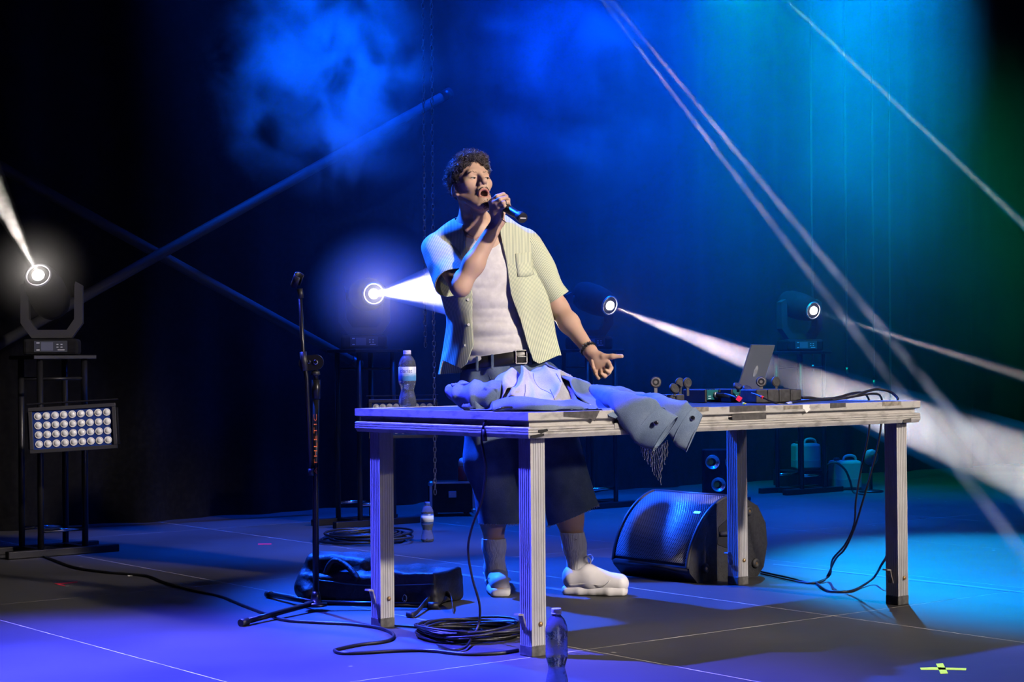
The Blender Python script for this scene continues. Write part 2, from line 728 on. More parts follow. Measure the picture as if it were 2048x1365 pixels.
# black cloth at the back, hung in shallow folds
mat_drape = noise_col(new_mat('black_drape', rough=0.95, spec=0.1), (0.0022, 0.0022, 0.003), (0.005, 0.005, 0.006), 30, 3)
mb = MB()
na = 520
vs_, fs_ = [], []
for i in range(na + 1):
    a = -8 + 34 * i / na
    d = 0.05 * math.sin(a * 7.1) + 0.03 * math.sin(a * 15.7 + 1.0) + 0.02 * math.sin(a * 3.3)
    for z, k in ((0.0, 1.15), (2.5, 1.0), (9.0, 0.8)):
        vs_.append((a, B_WALL + d * k, z))
for i in range(na):
    for k in range(2):
        fs_.append((i * 3 + k, i * 3 + 3 + k, i * 3 + 4 + k, i * 3 + 1 + k))
mb.add(vs_, fs_, True)
wall = mb.build('wall_back', mat_drape, None, STAGE)
tag(wall, 'black cloth backdrop behind the stage', None, None, 'structure')


# ------------------------------------------------------------------ haze
def haze_material(name, density, color=(1, 1, 1), aniso=0.25):
    m = bpy.data.materials.new(name)
    m.use_nodes = True
    nt = m.node_tree
    nt.nodes.remove(nt.nodes['Principled BSDF'])
    v = nt.nodes.new('ShaderNodeVolumeScatter')
    v.name = 'scatter'
    v.inputs['Color'].default_value = (*color, 1)
    v.inputs['Density'].default_value = density
    v.inputs['Anisotropy'].default_value = aniso
    nt.links.new(v.outputs[0], nt.nodes['Material Output'].inputs['Volume'])
    return m


def math_node(m, op, a, b=None, clamp=False):
    n = nd(m, 'ShaderNodeMath', operation=op, use_clamp=clamp)
    for i, x in enumerate((a, b)):
        if x is None:
            continue
        if isinstance(x, (int, float)):
            n.inputs[i].default_value = x
        else:
            lk(m, x, n.inputs[i])
    return n.outputs[0]


# thin haze drifting over the back of the stage, thicker towards the right
m = haze_material('stage_haze_air', 0.1)
tc = nd(m, 'ShaderNodeTexCoord')
sx = nd(m, 'ShaderNodeSeparateXYZ')
lk(m, tc.outputs['Object'], sx.inputs[0])
nz = nd(m, 'ShaderNodeTexNoise'); nz.inputs['Scale'].default_value = 0.55; nz.inputs['Detail'].default_value = 4
nz.inputs['Distortion'].default_value = 0.6
lk(m, tc.outputs['Object'], nz.inputs['Vector'])
mr = nd(m, 'ShaderNodeMapRange'); mr.interpolation_type = 'SMOOTHSTEP'
mr.inputs['From Min'].default_value = 4.6; mr.inputs['From Max'].default_value = 8.8
mr.inputs['To Min'].default_value = 0.02
lk(m, sx.outputs[0], mr.inputs[0])
mr2 = nd(m, 'ShaderNodeMapRange'); mr2.inputs['From Min'].default_value = 0.3; mr2.inputs['From Max'].default_value = 0.7
mr2.inputs['To Min'].default_value = 0.15; mr2.inputs['To Max'].default_value = 1.8
lk(m, nz.outputs['Fac'], mr2.inputs[0])
mr3 = nd(m, 'ShaderNodeMapRange'); mr3.interpolation_type = 'SMOOTHSTEP'
mr3.inputs['From Min'].default_value = 0.2; mr3.inputs['From Max'].default_value = 2.4
mr3.inputs['To Min'].default_value = 0.12
lk(m, sx.outputs[2], mr3.inputs[0])
dens = math_node(m, 'MULTIPLY', math_node(m, 'MULTIPLY', mr.outputs[0], mr2.outputs[0]), math_node(m, 'MULTIPLY', mr3.outputs[0], 0.065))
lk(m, dens, m.node_tree.nodes['scatter'].inputs['Density'])
haze = MB().box((9.5, 8.55, 2.6), (17, 3.1, 5.18)).build('stage_haze', m, None, STAGE)
tag(haze, 'thin blue smoke haze hanging over the back of the stage', 'haze', None, 'stuff')


def puff(loc, size, density, scale, seed, label, lo=0.42, hi=0.7, rot=0.0):
    """a drifting smoke cloud: soft-edged, broken up by noise"""
    m = haze_material('smoke_puff', 1.0)
    tc = nd(m, 'ShaderNodeTexCoord')
    ln = nd(m, 'ShaderNodeVectorMath', operation='LENGTH')
    lk(m, tc.outputs['Object'], ln.inputs[0])
    fall = nd(m, 'ShaderNodeMapRange'); fall.interpolation_type = 'SMOOTHSTEP'
    fall.inputs['From Min'].default_value = 1.0; fall.inputs['From Max'].default_value = 0.15
    lk(m, ln.outputs['Value'], fall.inputs[0])
    mp = nd(m, 'ShaderNodeMapping'); mp.inputs['Location'].default_value = (seed * 3.7, seed * 1.3, seed * 2.1)
    lk(m, tc.outputs['Object'], mp.inputs[0])
    n = nd(m, 'ShaderNodeTexNoise'); n.inputs['Scale'].default_value = scale; n.inputs['Detail'].default_value = 6; n.inputs['Distortion'].default_value = 0.8
    lk(m, mp.outputs[0], n.inputs['Vector'])
    r = nd(m, 'ShaderNodeMapRange'); r.interpolation_type = 'SMOOTHSTEP'
    r.inputs['From Min'].default_value = lo; r.inputs['From Max'].default_value = hi
    lk(m, n.outputs['Fac'], r.inputs[0])
    d = math_node(m, 'MULTIPLY', math_node(m, 'MULTIPLY', fall.outputs[0], r.outputs[0]), density)
    lk(m, d, m.node_tree.nodes['scatter'].inputs['Density'])
    mb = MB().sphere((0, 0, 0), 1.0, 14)
    M = Matrix.Translation(Vector(loc)) @ Matrix.Rotation(SA + rot, 4, 'Z') @ Matrix.Diagonal((*size, 1))
    o = mb.build('smoke_cloud', m, None, M)
    return tag(o, label, 'smoke', None, 'stuff')


puff(onb(650, 150, 8.6), (0.80, 0.6, 0.80), 2.4, 2.0, 2.0, 'bright blue billow of stage smoke left of the singer', 0.44, 0.64)
puff(onb(1130, 130, 8.6), (1.0, 0.6, 0.9), 0.9, 1.8, 5.0, 'pale blue smoke cloud above the singer')


# ------------------------------------------------------------------ beams: narrow lamps shining through their own streak of haze
def beam(origin, target, angle, power, color, density, label, start=0.0, length=None, noise=0.0, falloff='Linear', radius=0.01):
    origin, target = Vector(origin), Vector(target)
    d = (target - origin)
    L = length or d.length
    d.normalize()
    sp = spot('beam_lamp', origin, origin + d, color, power, angle, 0.35, radius, falloff)
    h = math.radians(angle) / 2 * 1.15
    M = Matrix.Translation(origin) @ d.to_track_quat('Z', 'Y').to_matrix().to_4x4()
    m = haze_material('beam_haze', density, aniso=0.0)
    if noise:
        tc = nd(m, 'ShaderNodeTexCoord')
        n = nd(m, 'ShaderNodeTexNoise'); n.inputs['Scale'].default_value = noise; n.inputs['Detail'].default_value = 5
        lk(m, tc.outputs['Object'], n.inputs['Vector'])
        r = nd(m, 'ShaderNodeMapRange'); r.inputs['From Min'].default_value = 0.38; r.inputs['From Max'].default_value = 0.6
        r.inputs['To Min'].default_value = 0.02
        lk(m, n.outputs['Fac'], r.inputs[0])
        lk(m, math_node(m, 'MULTIPLY', r.outputs[0], density), m.node_tree.nodes['scatter'].inputs['Density'])
    mb = MB().lathe([(0.012 + math.tan(h) * start, start), (0.012 + math.tan(h) * L, L)], 24)
    o = mb.build('light_beam', m, None, M)
    tag(o, label, 'light beam', None, 'stuff')
    return o


# ------------------------------------------------------------------ the table: a stage deck on four legs
T0 = Vector((0.0502, 5.8166, 0.0)); TYAW = 0.6801
TM = Matrix.Translation(T0) @ Matrix.Rotation(TYAW, 4, 'Z')
TX = Vector((math.cos(TYAW), math.sin(TYAW), 0)); TYv = Vector((-math.sin(TYAW), math.cos(TYAW), 0))
TH, TT, TIX, TIY, TLW = 0.8003, 0.0852, 0.0397, 0.0383, 0.0609


def tloc(p):
    """world point to table axes"""
    q = Vector(p) - T0
    return Vector((q.dot(TX), q.dot(TYv), q.z))


def tab_top(px, py, z=TH):
    return tloc(onz(px, py, z))


def tab_front(px, py, y=0.0):
    """pixel to a point on the long side facing the camera, in table axes"""
    d = pix_ray(px, py); o = Vector((0, 0, CAM_H))
    t = (y - (o - T0).dot(TYv)) / d.dot(TYv)
    return tloc(o + d * t)


def tab_side(px, py, x=0.0):
    d = pix_ray(px, py); o = Vector((0, 0, CAM_H))
    t = (x - (o - T0).dot(TX)) / d.dot(TX)
    return tloc(o + d * t)


mat_alu = new_mat('worn_aluminium', (0.55, 0.53, 0.50), 0.5, 0.35)
noise_col(mat_alu, (0.27, 0.255, 0.24), (0.54, 0.525, 0.50), 16, 8, 0.28, 0.50, 'Object', (1, 1, 2.5), (0.55, 0.38), 0.12, 120)
mat_leg = noise_col(new_mat('leg_aluminium', rough=0.5, metal=0.3), (0.44, 0.435, 0.43), (0.53, 0.525, 0.52), 10, 6, 0.3, 0.6, 'Object', (2, 2, 0.8), (0.5, 0.4))
mat_board = noise_col(new_mat('black_deck_board', rough=0.45), (0.035, 0.035, 0.038), (0.085, 0.083, 0.085), 5, 6, 0.35, 0.7, 'Object', None, (0.5, 0.35))
mat_gaffer = noise_col(new_mat('grey_gaffer_tape', rough=0.8), (0.05, 0.047, 0.048), (0.085, 0.08, 0.08), 50, 3)
mat_brown = noise_col(new_mat('dirty_tape', rough=0.8), (0.16, 0.14, 0.11), (0.30, 0.27, 0.22), 50, 4)
mat_white = new_mat('white_tape', (0.75, 0.73, 0.70), 0.8)
mat_black = new_mat('black_plastic', (0.012, 0.012, 0.013), 0.45)
mat_capm = noise_col(new_mat('leg_foot_rubber', rough=0.7), (0.06, 0.058, 0.055), (0.13, 0.125, 0.12), 30, 3)

table = thing('stage_deck_table', 'worn aluminium stage deck on four square legs used as the equipment table', 'table')
table.matrix_world = TM
mb = MB()
prof = [(0.000, TH - 0.0005), (0.0, TH - 0.026), (0.004, TH - 0.029), (0.016, TH - 0.030), (0.016, TH - 0.047), (0.004, TH - 0.048), (0.0, TH - 0.051),
        (0.0, TH - 0.056), (0.003, TH - 0.0575), (0.0, TH - 0.059), (0.0, TH - 0.064), (0.003, TH - 0.0655), (0.0, TH - 0.067), (0.0, TH - 0.072), (0.006, TH - TT), (0.05, TH - TT), (0.05, TH - 0.02), (0.022, TH - 0.012), (0.018, TH - 0.0005)]
vv, ff = [], []
for d, z in prof:
    vv += [(d, d, z), (2 - d, d, z), (2 - d, 1 - d, z), (d, 1 - d, z)]
np_ = len(prof)
for i in range(np_):
    j = (i + 1) % np_
    for k in range(4):
        l = (k + 1) % 4
        ff.append((i * 4 + k, j * 4 + k, j * 4 + l, i * 4 + l))
mb.add(vv, ff).build('deck_frame', mat_alu, table)
MB().box((1, 0.5, TH - 0.009), (1.965, 0.965, 0.014)).build('deck_board', mat_board, table)
for k, x in enumerate((0.5, 1.0, 1.5)):
    MB().box((x, 0.5, TH - 0.045), (0.05, 0.9, 0.04)).build('cross_rib', mat_alu, table)


def leg_section(w, nslot=5, depth=0.0016):
    h = w / 2
    side = [(-h, -h)]
    for i in range(nslot):
        c = -h + w * (i + 1) / (nslot + 1)
        e = w / (nslot + 1) * 0.22
        side += [(c - e * 1.4, -h), (c - e, -h + depth), (c + e, -h + depth), (c + e * 1.4, -h)]
    poly = []
    for k in range(4):
        c, s = [(1, 0), (0, 1), (-1, 0), (0, -1)][k]
        poly += [(x * c - y * s, x * s + y * c) for x, y in side]
    return poly


def make_leg(x, y):
    poly = leg_section(TLW)
    n = len(poly)
    vv = [(px, py, 0.030) for px, py in poly] + [(px, py, TH - TT) for px, py in poly]
    ff = [(i, (i + 1) % n, n + (i + 1) % n, n + i) for i in range(n)] + [tuple(reversed(range(n))), tuple(range(n, 2 * n))]
    leg = MB().add(vv, ff).build('leg', mat_leg, table, Matrix.Translation((x, y, 0)))
    h = TLW / 2
    MB().box((0, 0, 0.018), (TLW + 0.003, TLW + 0.003, 0.036), None, 0.003).build('foot_cap', mat_capm, leg)
    mb = MB().lathe([(0.0085, 0), (0.0085, 0.002), (0.0065, 0.0055), (0.002, 0.007)], 16, basis((0.006, -h, 0.105), (1, 0, 0), (0, 0, 1), (0, -1, 0)))
    mb.build('bolt', mat_brass, leg)
    mb = MB().prism([(0, 0.0), (0.004, 0.0), (0.020, 0.050), (0.038, 0.052), (0.036, 0.058), (0.016, 0.056)], -0.012, 0.012, basis((-h, 0.004, 0.085), (-1, 0, 0), (0, -1, 0), (0, 0, 1)))
    mb.build('clamp_lever', mat_lever, leg)
    return leg


mat_brass = new_mat('rusty_bolt', (0.50, 0.32, 0.14), 0.35, 0.8)
mat_lever = noise_col(new_mat('steel_lever', rough=0.5, metal=0.6), (0.18, 0.15, 0.13), (0.45, 0.42, 0.40), 60, 3)
for x in (TIX + TLW / 2, 2 - TIX - TLW / 2):
    for y in (TIY + TLW / 2, 1 - TIY - TLW / 2):
        make_leg(x, y)

# tape and marks on the long side
for name, m_, pts in (('tape_strip', mat_gaffer, [(1127, 824), (1199, 822), (1189, 843), (1180, 838), (1127, 834)]),
                      ('tape_patch', new_mat('pale_tape', (0.34, 0.33, 0.31), 0.8), [(1228, 847), (1244, 846), (1242, 856), (1229, 859)]),
                      ('tape_strip', mat_brown, [(1384, 815), (1417, 814), (1417, 823), (1384, 825)]),
                      ('tape_strip', mat_gaffer, [(1459, 813), (1531, 811), (1531, 822), (1459, 825)]),
                      ('tape_strip', mat_gaffer, [(1464, 830), (1532, 827), (1532, 838), (1464, 841)]),
                      ('tape_strip', mat_brown, [(1567, 812), (1604, 811), (1604, 818), (1567, 820)]),
                      ('tape_patch', mat_white, [(1605, 810), (1619, 809.5), (1618, 816), (1621, 819), (1612, 827), (1609, 820), (1605, 818)]),
                      ('tape_strip', mat_gaffer, [(1660, 807), (1691, 806), (1691, 815), (1660, 817)]),
                      ('tape_strip', mat_brown, [(1765, 804), (1802, 803), (1802, 811), (1765, 813)]),
                      ('tape_patch', mat_gaffer, [(1806, 840), (1822, 837), (1822, 845), (1806, 846)]),
                      ('dirt_stain', mat_black, [(1076, 861), (1084, 860), (1094, 858), (1096, 862), (1088, 865), (1082, 868), (1076, 866)]),
                      ('dirt_stain', mat_black, [(1062, 872), (1075, 869), (1088, 868), (1088, 872), (1070, 877), (1062, 877)])):
    q = [tab_front(a, b) for a, b in pts]
    n = len(q)
    vv = [(p.x, -0.0014, p.z) for p in q] + [(p.x, -0.0002, p.z) for p in q]
    ff = [tuple(range(n)), tuple(range(2 * n - 1, n - 1, -1))] + [((i + 1) % n, i, n + i, n + (i + 1) % n) for i in range(n)]
    MB().add(vv, ff).build(name, m_, table)

# ------------------------------------------------------------------ bottles of water
mat_pet = new_mat('blue_lit_water_in_plastic', (0.62, 0.72, 1.0), 0.06, 0, 0.6, Transmission_Weight=0.90, IOR=1.32)  # blue tint paints in the blue light refracted through the bottle
_n = nd(mat_pet, 'ShaderNodeTexNoise'); _n.inputs['Scale'].default_value = 120; _n.inputs['Detail'].default_value = 2
_b = nd(mat_pet, 'ShaderNodeBump'); _b.inputs['Strength'].default_value = 0.5; _b.inputs['Distance'].default_value = 0.004
lk(mat_pet, nd(mat_pet, 'ShaderNodeTexCoord').outputs['Object'], _n.inputs['Vector']); lk(mat_pet, _n.outputs['Fac'], _b.inputs['Height']); lk(mat_pet, _b.outputs[0], P(mat_pet).inputs['Normal'])
mat_pet_thin = new_mat('clear_plastic', (0.97, 0.98, 1.0), 0.06, 0, 0.5, Transmission_Weight=1.0, IOR=1.15)
mat_cap = new_mat('pale_cap', (0.62, 0.62, 0.78), 0.45)
mat_capblue = new_mat('blue_cap', (0.04, 0.10, 0.45), 0.45)


def label_mat(name, c1, c2):
    m = new_mat(name, c1, 0.4)
    tc = nd(m, 'ShaderNodeTexCoord')
    sx = nd(m, 'ShaderNodeSeparateXYZ'); lk(m, tc.outputs['Generated'], sx.inputs[0])
    nz = nd(m, 'ShaderNodeTexNoise'); nz.inputs['Scale'].default_value = 3
    mp = nd(m, 'ShaderNodeMapping'); mp.inputs['Scale'].default_value = (1, 1, 5)
    lk(m, tc.outputs['Generated'], mp.inputs[0]); lk(m, mp.outputs[0], nz.inputs['Vector'])
    r = nd(m, 'ShaderNodeValToRGB')
    r.color_ramp.elements[0].position = 0.30; r.color_ramp.elements[0].color = (*c2, 1)
    r.color_ramp.elements[1].position = 0.58; r.color_ramp.elements[1].color = (*c1, 1)
    lk(m, math_node(m, 'ADD', sx.outputs[2], math_node(m, 'MULTIPLY', math_node(m, 'SUBTRACT', nz.outputs['Fac'], 0.5), 0.5)), r.inputs[0])
    lk(m, r.outputs[0], P(m).inputs['Base Color'])
    return m


mat_label = label_mat('pale_blue_label', (0.62, 0.70, 0.90), (0.10, 0.32, 0.60))
mat_label2 = label_mat('blue_white_label', (0.05, 0.12, 0.40), (0.04, 0.10, 0.35))
mat_ink = new_mat('dark_blue_ink', (0.02, 0.03, 0.22), 0.5)


def bottle(loc, H, D, label, capm, lab=None, words=None, rz=0.0, full=0.95):
    t = thing('water_bottle', label, 'bottle', loc, rz)
    R_ = D / 2
    prof = [(0.70, 0.0), (0.90, 0.010), (0.98, 0.04), (1.0, 0.09), (0.97, 0.14), (0.90, 0.19), (0.80, 0.24), (0.735, 0.285), (0.76, 0.315), (0.86, 0.36), (0.96, 0.41), (1.0, 0.45),
            (0.985, 0.455), (0.985, 0.715), (1.0, 0.72), (0.985, 0.75), (0.93, 0.79), (0.83, 0.835), (0.68, 0.875), (0.48, 0.905), (0.37, 0.92), (0.36, 0.93)]
    mb = MB()
    # six-lobed base and waist ribs as on a pressed bottle
    n = 36
    vv, ff = [], []
    for r, z in prof:
        for i in range(n):
            a = 2 * PI * i / n
            lob = 1 + (0.045 * math.cos(6 * a) * (1 if z < 0.05 else 0.35) if z < 0.32 else 0) * (1 if z > 0.002 else 0.5)
            vv.append((r * R_ * lob * math.cos(a), r * R_ * lob * math.sin(a), z * H))
    for k in range(len(prof) - 1):
        for i in range(n):
            j = (i + 1) % n
            ff.append((k * n + i, k * n + j, (k + 1) * n + j, (k + 1) * n + i))
    ff.append(tuple(reversed(range(n)))); ff.append(tuple((len(prof) - 1) * n + i for i in range(n)))
    mb.add(vv, ff, True).build('body', mat_pet, t)
    MB().lathe([(R_ * 0.43, H * 0.928), (R_ * 0.46, H * 0.932), (R_ * 0.46, H * 0.945), (R_ * 0.40, H * 0.947)], 24).build('neck_ring', capm, t)
    cp = MB()
    vv, ff = [], []
    n2 = 48
    for r, z in ((0.43, 0.95), (0.44, 0.953), (0.44, 0.992), (0.40, 1.0)):
        for i in range(n2):
            rr = R_ * r * (1.015 if i % 2 else 0.985)
            vv.append((rr * math.cos(2 * PI * i / n2), rr * math.sin(2 * PI * i / n2), H * z))
    for k in range(3):
        for i in range(n2):
            j = (i + 1) % n2
            ff.append((k * n2 + i, k * n2 + j, (k + 1) * n2 + j, (k + 1) * n2 + i))
    ff.append(tuple(reversed(range(n2)))); ff.append(tuple(3 * n2 + i for i in range(n2)))
    cp.add(vv, ff).build('cap', capm, t)
    if lab:
        lb = MB().lathe([(R_ * 0.995, H * 0.46), (R_ * 1.004, H * 0.462), (R_ * 1.004, H * 0.708), (R_ * 0.995, H * 0.71)], 36, None, True, False).build('label_wrap', lab, t)
        if words:
            me = text_mesh(words, H * 0.098, 0.0)
            rr = R_ * 1.012
            for v in me.vertices:
                a = -PI / 2 + v.co.x / rr
                v.co = (rr * math.cos(a), rr * math.sin(a), H * 0.635 + v.co.y)
            link('lettering', me, mat_ink, lb, Matrix.Rotation(-rz - 0.10, 4, 'Z'))
    return t


bottle(onz(815, 814, TH), 0.212, 0.066, 'water bottle with a pale blue label standing on the table end', mat_cap, mat_label, 'clarist')
bottle(onz(1114, 1384, 0.0), 0.243, 0.066, 'clear water bottle on the floor in front of the table leg', mat_cap, None, None, 0.3)
bottle(onz(855, 1084, 0.0), 0.215, 0.068, 'water bottle with a blue cap on the dark floor behind the table', mat_capblue, mat_label2)
for ch in bpy.data.objects:
    if ch.parent and ch.parent.get('label', '').startswith('water bottle with a blue cap') and ch.name.startswith('label_wrap'):
        MB().lathe([(0.0345, 0.108), (0.0346, 0.108), (0.0346, 0.143), (0.0345, 0.143)], 36, None, True, False).build('label_panel', new_mat('white_label', (0.6, 0.66, 0.8), 0.5), ch)

# ------------------------------------------------------------------ laptop
mat_silver = new_mat('laptop_silver', (0.20, 0.22, 0.25), 0.4, 0.6)
mat_emblem = new_mat('bright_emblem', (0.85, 0.87, 0.9), 0.2, 0.6)
hn, hf_ = Vector(at(1467, 796, 7.16)), Vector(at(1515, 793, 7.46))
hn.z = hf_.z = TH + 0.016
hdir = (hf_ - hn).normalized()
pdir = Vector((hdir.y, -hdir.x, 0))
lap = thing('laptop', 'open silver laptop seen from behind its lid on the table', 'laptop', hn)
lap.matrix_world = basis((hn.x, hn.y, TH), hdir, -pdir, (0, 0, 1))       # x along the hinge, y towards the keyboard
LW = (hf_ - hn).length
MB().box((LW / 2, 0.11, 0.008), (LW, 0.22, 0.016), None, 0.003).build('base', mat_silver, lap)
MB().box((LW / 2, 0.085, 0.0165), (LW * 0.86, 0.10, 0.001)).build('keyboard', mat_black, lap)
lean = math.radians(19)
LM = Matrix.Translation((0, 0, 0.016)) @ Matrix.Rotation(lean, 4, 'X')   # x hinge, z up the lid, leaning back to -y
lid = MB().box((LW / 2, -0.003, 0.112), (LW, 0.006, 0.224), None, 0.002).build('lid', mat_silver, lap, LM)
MB().box((LW / 2, 0.0006, 0.113), (LW * 0.95, 0.0008, 0.20)).build('screen', new_mat('dark_screen', (0.01, 0.01, 0.012), 0.2), lid)
emb = MB().lathe([(0.024, 0), (0.024, 0.0006)], 32, basis((LW / 2, -0.006, 0.112), (1, 0, 0), (0, 0, 1), (0, -1, 0))).build('emblem', mat_emblem, lid)
me = text_mesh('hp', 0.040)
for v in me.vertices:
    x, y = v.co.x, v.co.y
    v.co = (LW / 2 + x + y * 0.25, -0.0069, 0.112 + y)
link('lettering', me, new_mat('emblem_dark', (0.16, 0.17, 0.20), 0.4, 0.5), emb)

# ------------------------------------------------------------------ small boxes on the table
mat_teal = noise_col(new_mat('teal_enamel', rough=0.4), (0.004, 0.10, 0.11), (0.006, 0.13, 0.14), 12, 2)
mat_xlr = new_mat('nickel_plug', (0.5, 0.52, 0.55), 0.3, 1.0)
mat_print = new_mat('white_print_small', (0.75, 0.8, 0.8), 0.5)


def di_box(px, py, label):
    p = tab_top(px, py)
    t = thing('direct_box', label, 'audio box')
    t.matrix_world = TM @ Matrix.Translation((p.x, p.y, TH))
    W_, D_, H_ = 0.088, 0.125, 0.052
    MB().box((W_ / 2, D_ / 2, H_ / 2 + 0.004), (W_ - 0.020, D_ - 0.01, H_ - 0.012), None, 0.003).build('body', mat_teal, t)
    for x in (0.005, W_ - 0.005):
        mb = MB()
        for zc_, hh in ((H_ / 2, H_), (H_ / 2, H_ * 0.8)):
            pass
        mb.box((x, D_ / 2, H_ / 2), (0.012, D_, H_), None, 0.004)
        mb.build('end_cheek', mat_black, t)
    for k in range(3):
        MB().box((0.03 + 0.014 * k, D_ / 2, H_ - 0.001), (0.006, D_ * 0.9, 0.003), None, 0.001).build('top_rib', mat_black, t)
    sock = MB().lathe([(0.011, 0), (0.011, 0.010), (0.0085, 0.011)], 20, basis((0.058, 0.006, 0.030), (1, 0, 0), (0, 0, 1), (0, -1, 0))).build('socket', mat_xlr, t)
    for k in range(4):
        MB().box((0.024 + 0.008 * (k % 2), 0.0042, 0.016 + 0.009 * (k // 2)), (0.006, 0.001, 0.003)).build('print_mark', mat_print, t)
    plug = MB().lathe([(0.0085, 0), (0.0095, 0.004), (0.0095, 0.035), (0.006, 0.05)], 16, basis((0.058, -0.004, 0.030), (1, 0, 0), (0, 0, 1), (0.5, -0.86, -0.1)))
    plug.build('plug', new_mat('blue_black_plug', (0.02, 0.03, 0.05), 0.3, 0.5), t)
    return t


d1 = di_box(1411, 806, 'teal direct box with black cheeks on the table, nearer the jacket')
d2 = di_box(1463, 805, 'teal direct box with black cheeks on the table, nearer the laptop')

mat_rubber = noise_col(new_mat('grey_black_rubber', rough=0.6), (0.022, 0.022, 0.024), (0.045, 0.045, 0.048), 40, 3)
mat_lid_in = noise_col(new_mat('socket_lid_face', rough=0.6), (0.18, 0.17, 0.165), (0.28, 0.27, 0.26), 60, 3)


def power_block(a, b, h, depth, label, step=False):
    """rubber multi-socket block lying between two pixels on the table"""
    p, q = tab_top(*a), tab_top(*b)
    t = thing('power_block', label, 'socket block')
    L_ = q.x - p.x
    t.matrix_world = TM @ Matrix.Translation((p.x, p.y, TH)) @ Matrix.Rotation(math.atan2(q.y - p.y, L_), 4, 'Z')
    n = 4
    for k in range(n):
        MB().box((L_ * (k + 0.5) / n, depth / 2, h / 2), (L_ / n - 0.002, depth, h * (0.86 if (step and k == n - 1) else 1.0)), None, 0.005).build('socket_module', mat_rubber, t)
    MB().box((L_ / 2, depth / 2, h * 0.30), (L_ - 0.006, depth - 0.006, h * 0.55)).build('core', mat_black, t)
    return t, L_


def flip_lid(t, tgt, r=0.0205, face=(0, -1, 0), tilt=0.0, light=True, stem=None):
    """a round cover folded up on its hinge; tgt = pixel of its centre"""
    inv = t.matrix_world.inverted()
    px, py, yy = tgt
    c = inv @ Vector(at(px, py, yy))
    f = Vector(face).normalized()
    f = (inv.to_3x3() @ f).normalized()
    u = Vector((0, 0, 1)); s = u.cross(f).normalized(); u = f.cross(s)
    M = basis(c, s, u, f)
    lid = MB().lathe([(r * 0.96, -0.006), (r, -0.004), (r, 0.002), (r * 0.9, 0.0035)], 28, M).build('socket_lid', mat_rubber, t)
    MB().lathe([(r * 0.84, 0.0030), (r * 0.84, 0.0042), (r * 0.62, 0.0042), (r * 0.60, 0.0030), (r * 0.30, 0.0030), (r * 0.28, 0.0045)], 28, M).build('lid_face', mat_lid_in if light else mat_rubber, lid)
    zt = stem if stem is not None else 0.035
    MB().box((0, 0, 0), (0.012, 0.005, max(c.z - r - zt + 0.012, 0.012)), basis((c.x, c.y, (c.z - r + zt) / 2), s, -f, (0, 0, 1))).build('hinge', mat_lid_in if light else mat_rubber, lid)
    return lid


pb1, _ = power_block((1297, 809), (1381, 808), 0.036, 0.085, 'black rubber socket block beside the jacket sleeve')
flip_lid(pb1, (1311.5, 765, 6.80), 0.0215, (-0.1, -1, 0.05))
flip_lid(pb1, (1349, 777, 6.83), 0.021, (0.5, -0.7, 0.5), 0, False)
flip_lid(pb1, (1360, 766, 6.95), 0.020, (0.45, -0.9, 0), 0, False)
flip_lid(pb1, (1375, 766, 6.90), 0.020, (0.55, -0.8, 0), 0, False)
pb2, _ = power_block((1513, 806.5), (1604, 804), 0.052, 0.09, 'black rubber socket block at the laptop\'s right', True)
flip_lid(pb2, (1522.5, 764, 6.99), 0.0205, (-0.25, -1, 0), 0, True, 0.05)
flip_lid(pb2, (1552, 764, 7.05), 0.0205, (0.5, -0.8, 0), 0, False, 0.05)
flip_lid(pb2, (1476, 772, 7.02), 0.019, (0.3, -0.5, 0.9), 0, False, 0.05)
flip_lid(pb2, (1495, 777, 7.00), 0.019, (0.3, -0.5, 0.9), 0, False, 0.05)


# ------------------------------------------------------------------ cables
mat_cable = new_mat('black_cable', (0.010, 0.010, 0.012), 0.42)


def cable(ctrl, r, label, per=8, parent_parts=None, name='cable'):
    o = MB().tube(spline(ctrl, per), r, 8).build(name, mat_cable)
    return tag(o, label, 'cable')


def ring_on(o, p, d, r, L_, mat, name):
    d = Vector(d).normalized()
    return MB().cyl(Vector(p) - d * L_ / 2, Vector(p) + d * L_ / 2, r, r, 12).build(name, mat, o)


zt = TH + 0.005
# signal leads from the direct boxes, one hanging in a loop over the table edge
P_ = [at(1450, 788.5, 6.80), at(1466, 793, 6.74), at(1478, 800, 6.71), at(1489, 809, 6.655), at(1505, 818, 6.60), at(1525, 827, 6.615), at(1548, 830, 6.64), at(1558, 824, 6.66), at(1566, 812, 6.72), at(1580, 807, 6.84), at(1600, 803, 6.93), at(1635, 801, 7.02), at(1665, 799, 7.08)]
c1 = cable(P_, 0.0036, 'black lead with pink and yellow tags looping over the table edge')
ring_on(c1, at(1478, 800, 6.705), at(1489, 809, 6.655) - at(1466, 793, 6.74), 0.0075, 0.004, mat_cable, 'collar')
MB().box((0, 0, 0), (0.019, 0.0016, 0.019), Matrix.Translation(at(1478, 798, 6.69)) @ Matrix.Rotation(0.6, 4, 'Y'), 0.0005).build('pink_tag', new_mat('pink_tape', (0.9, 0.015, 0.10), 0.5), c1)
ring_on(c1, at(1488.5, 808.5, 6.657), at(1494, 812, 6.64) - at(1484, 805, 6.68), 0.0055, 0.014, new_mat('yellow_tape', (0.75, 0.62, 0.02), 0.5), 'yellow_band')
P_ = [at(1503, 787, 6.86), at(1513, 790, 6.83), at(1524, 795, 6.80), at(1540, 802, 6.79), at(1556, 808, 6.785), at(1572, 808.5, 6.80), at(1590, 805, 6.86), at(1615, 801.5, 6.98), at(1640, 799, 7.08), at(1662, 798, 7.14)]
c2 = cable(P_, 0.0036, 'black lead with a red band running from the rear direct box')
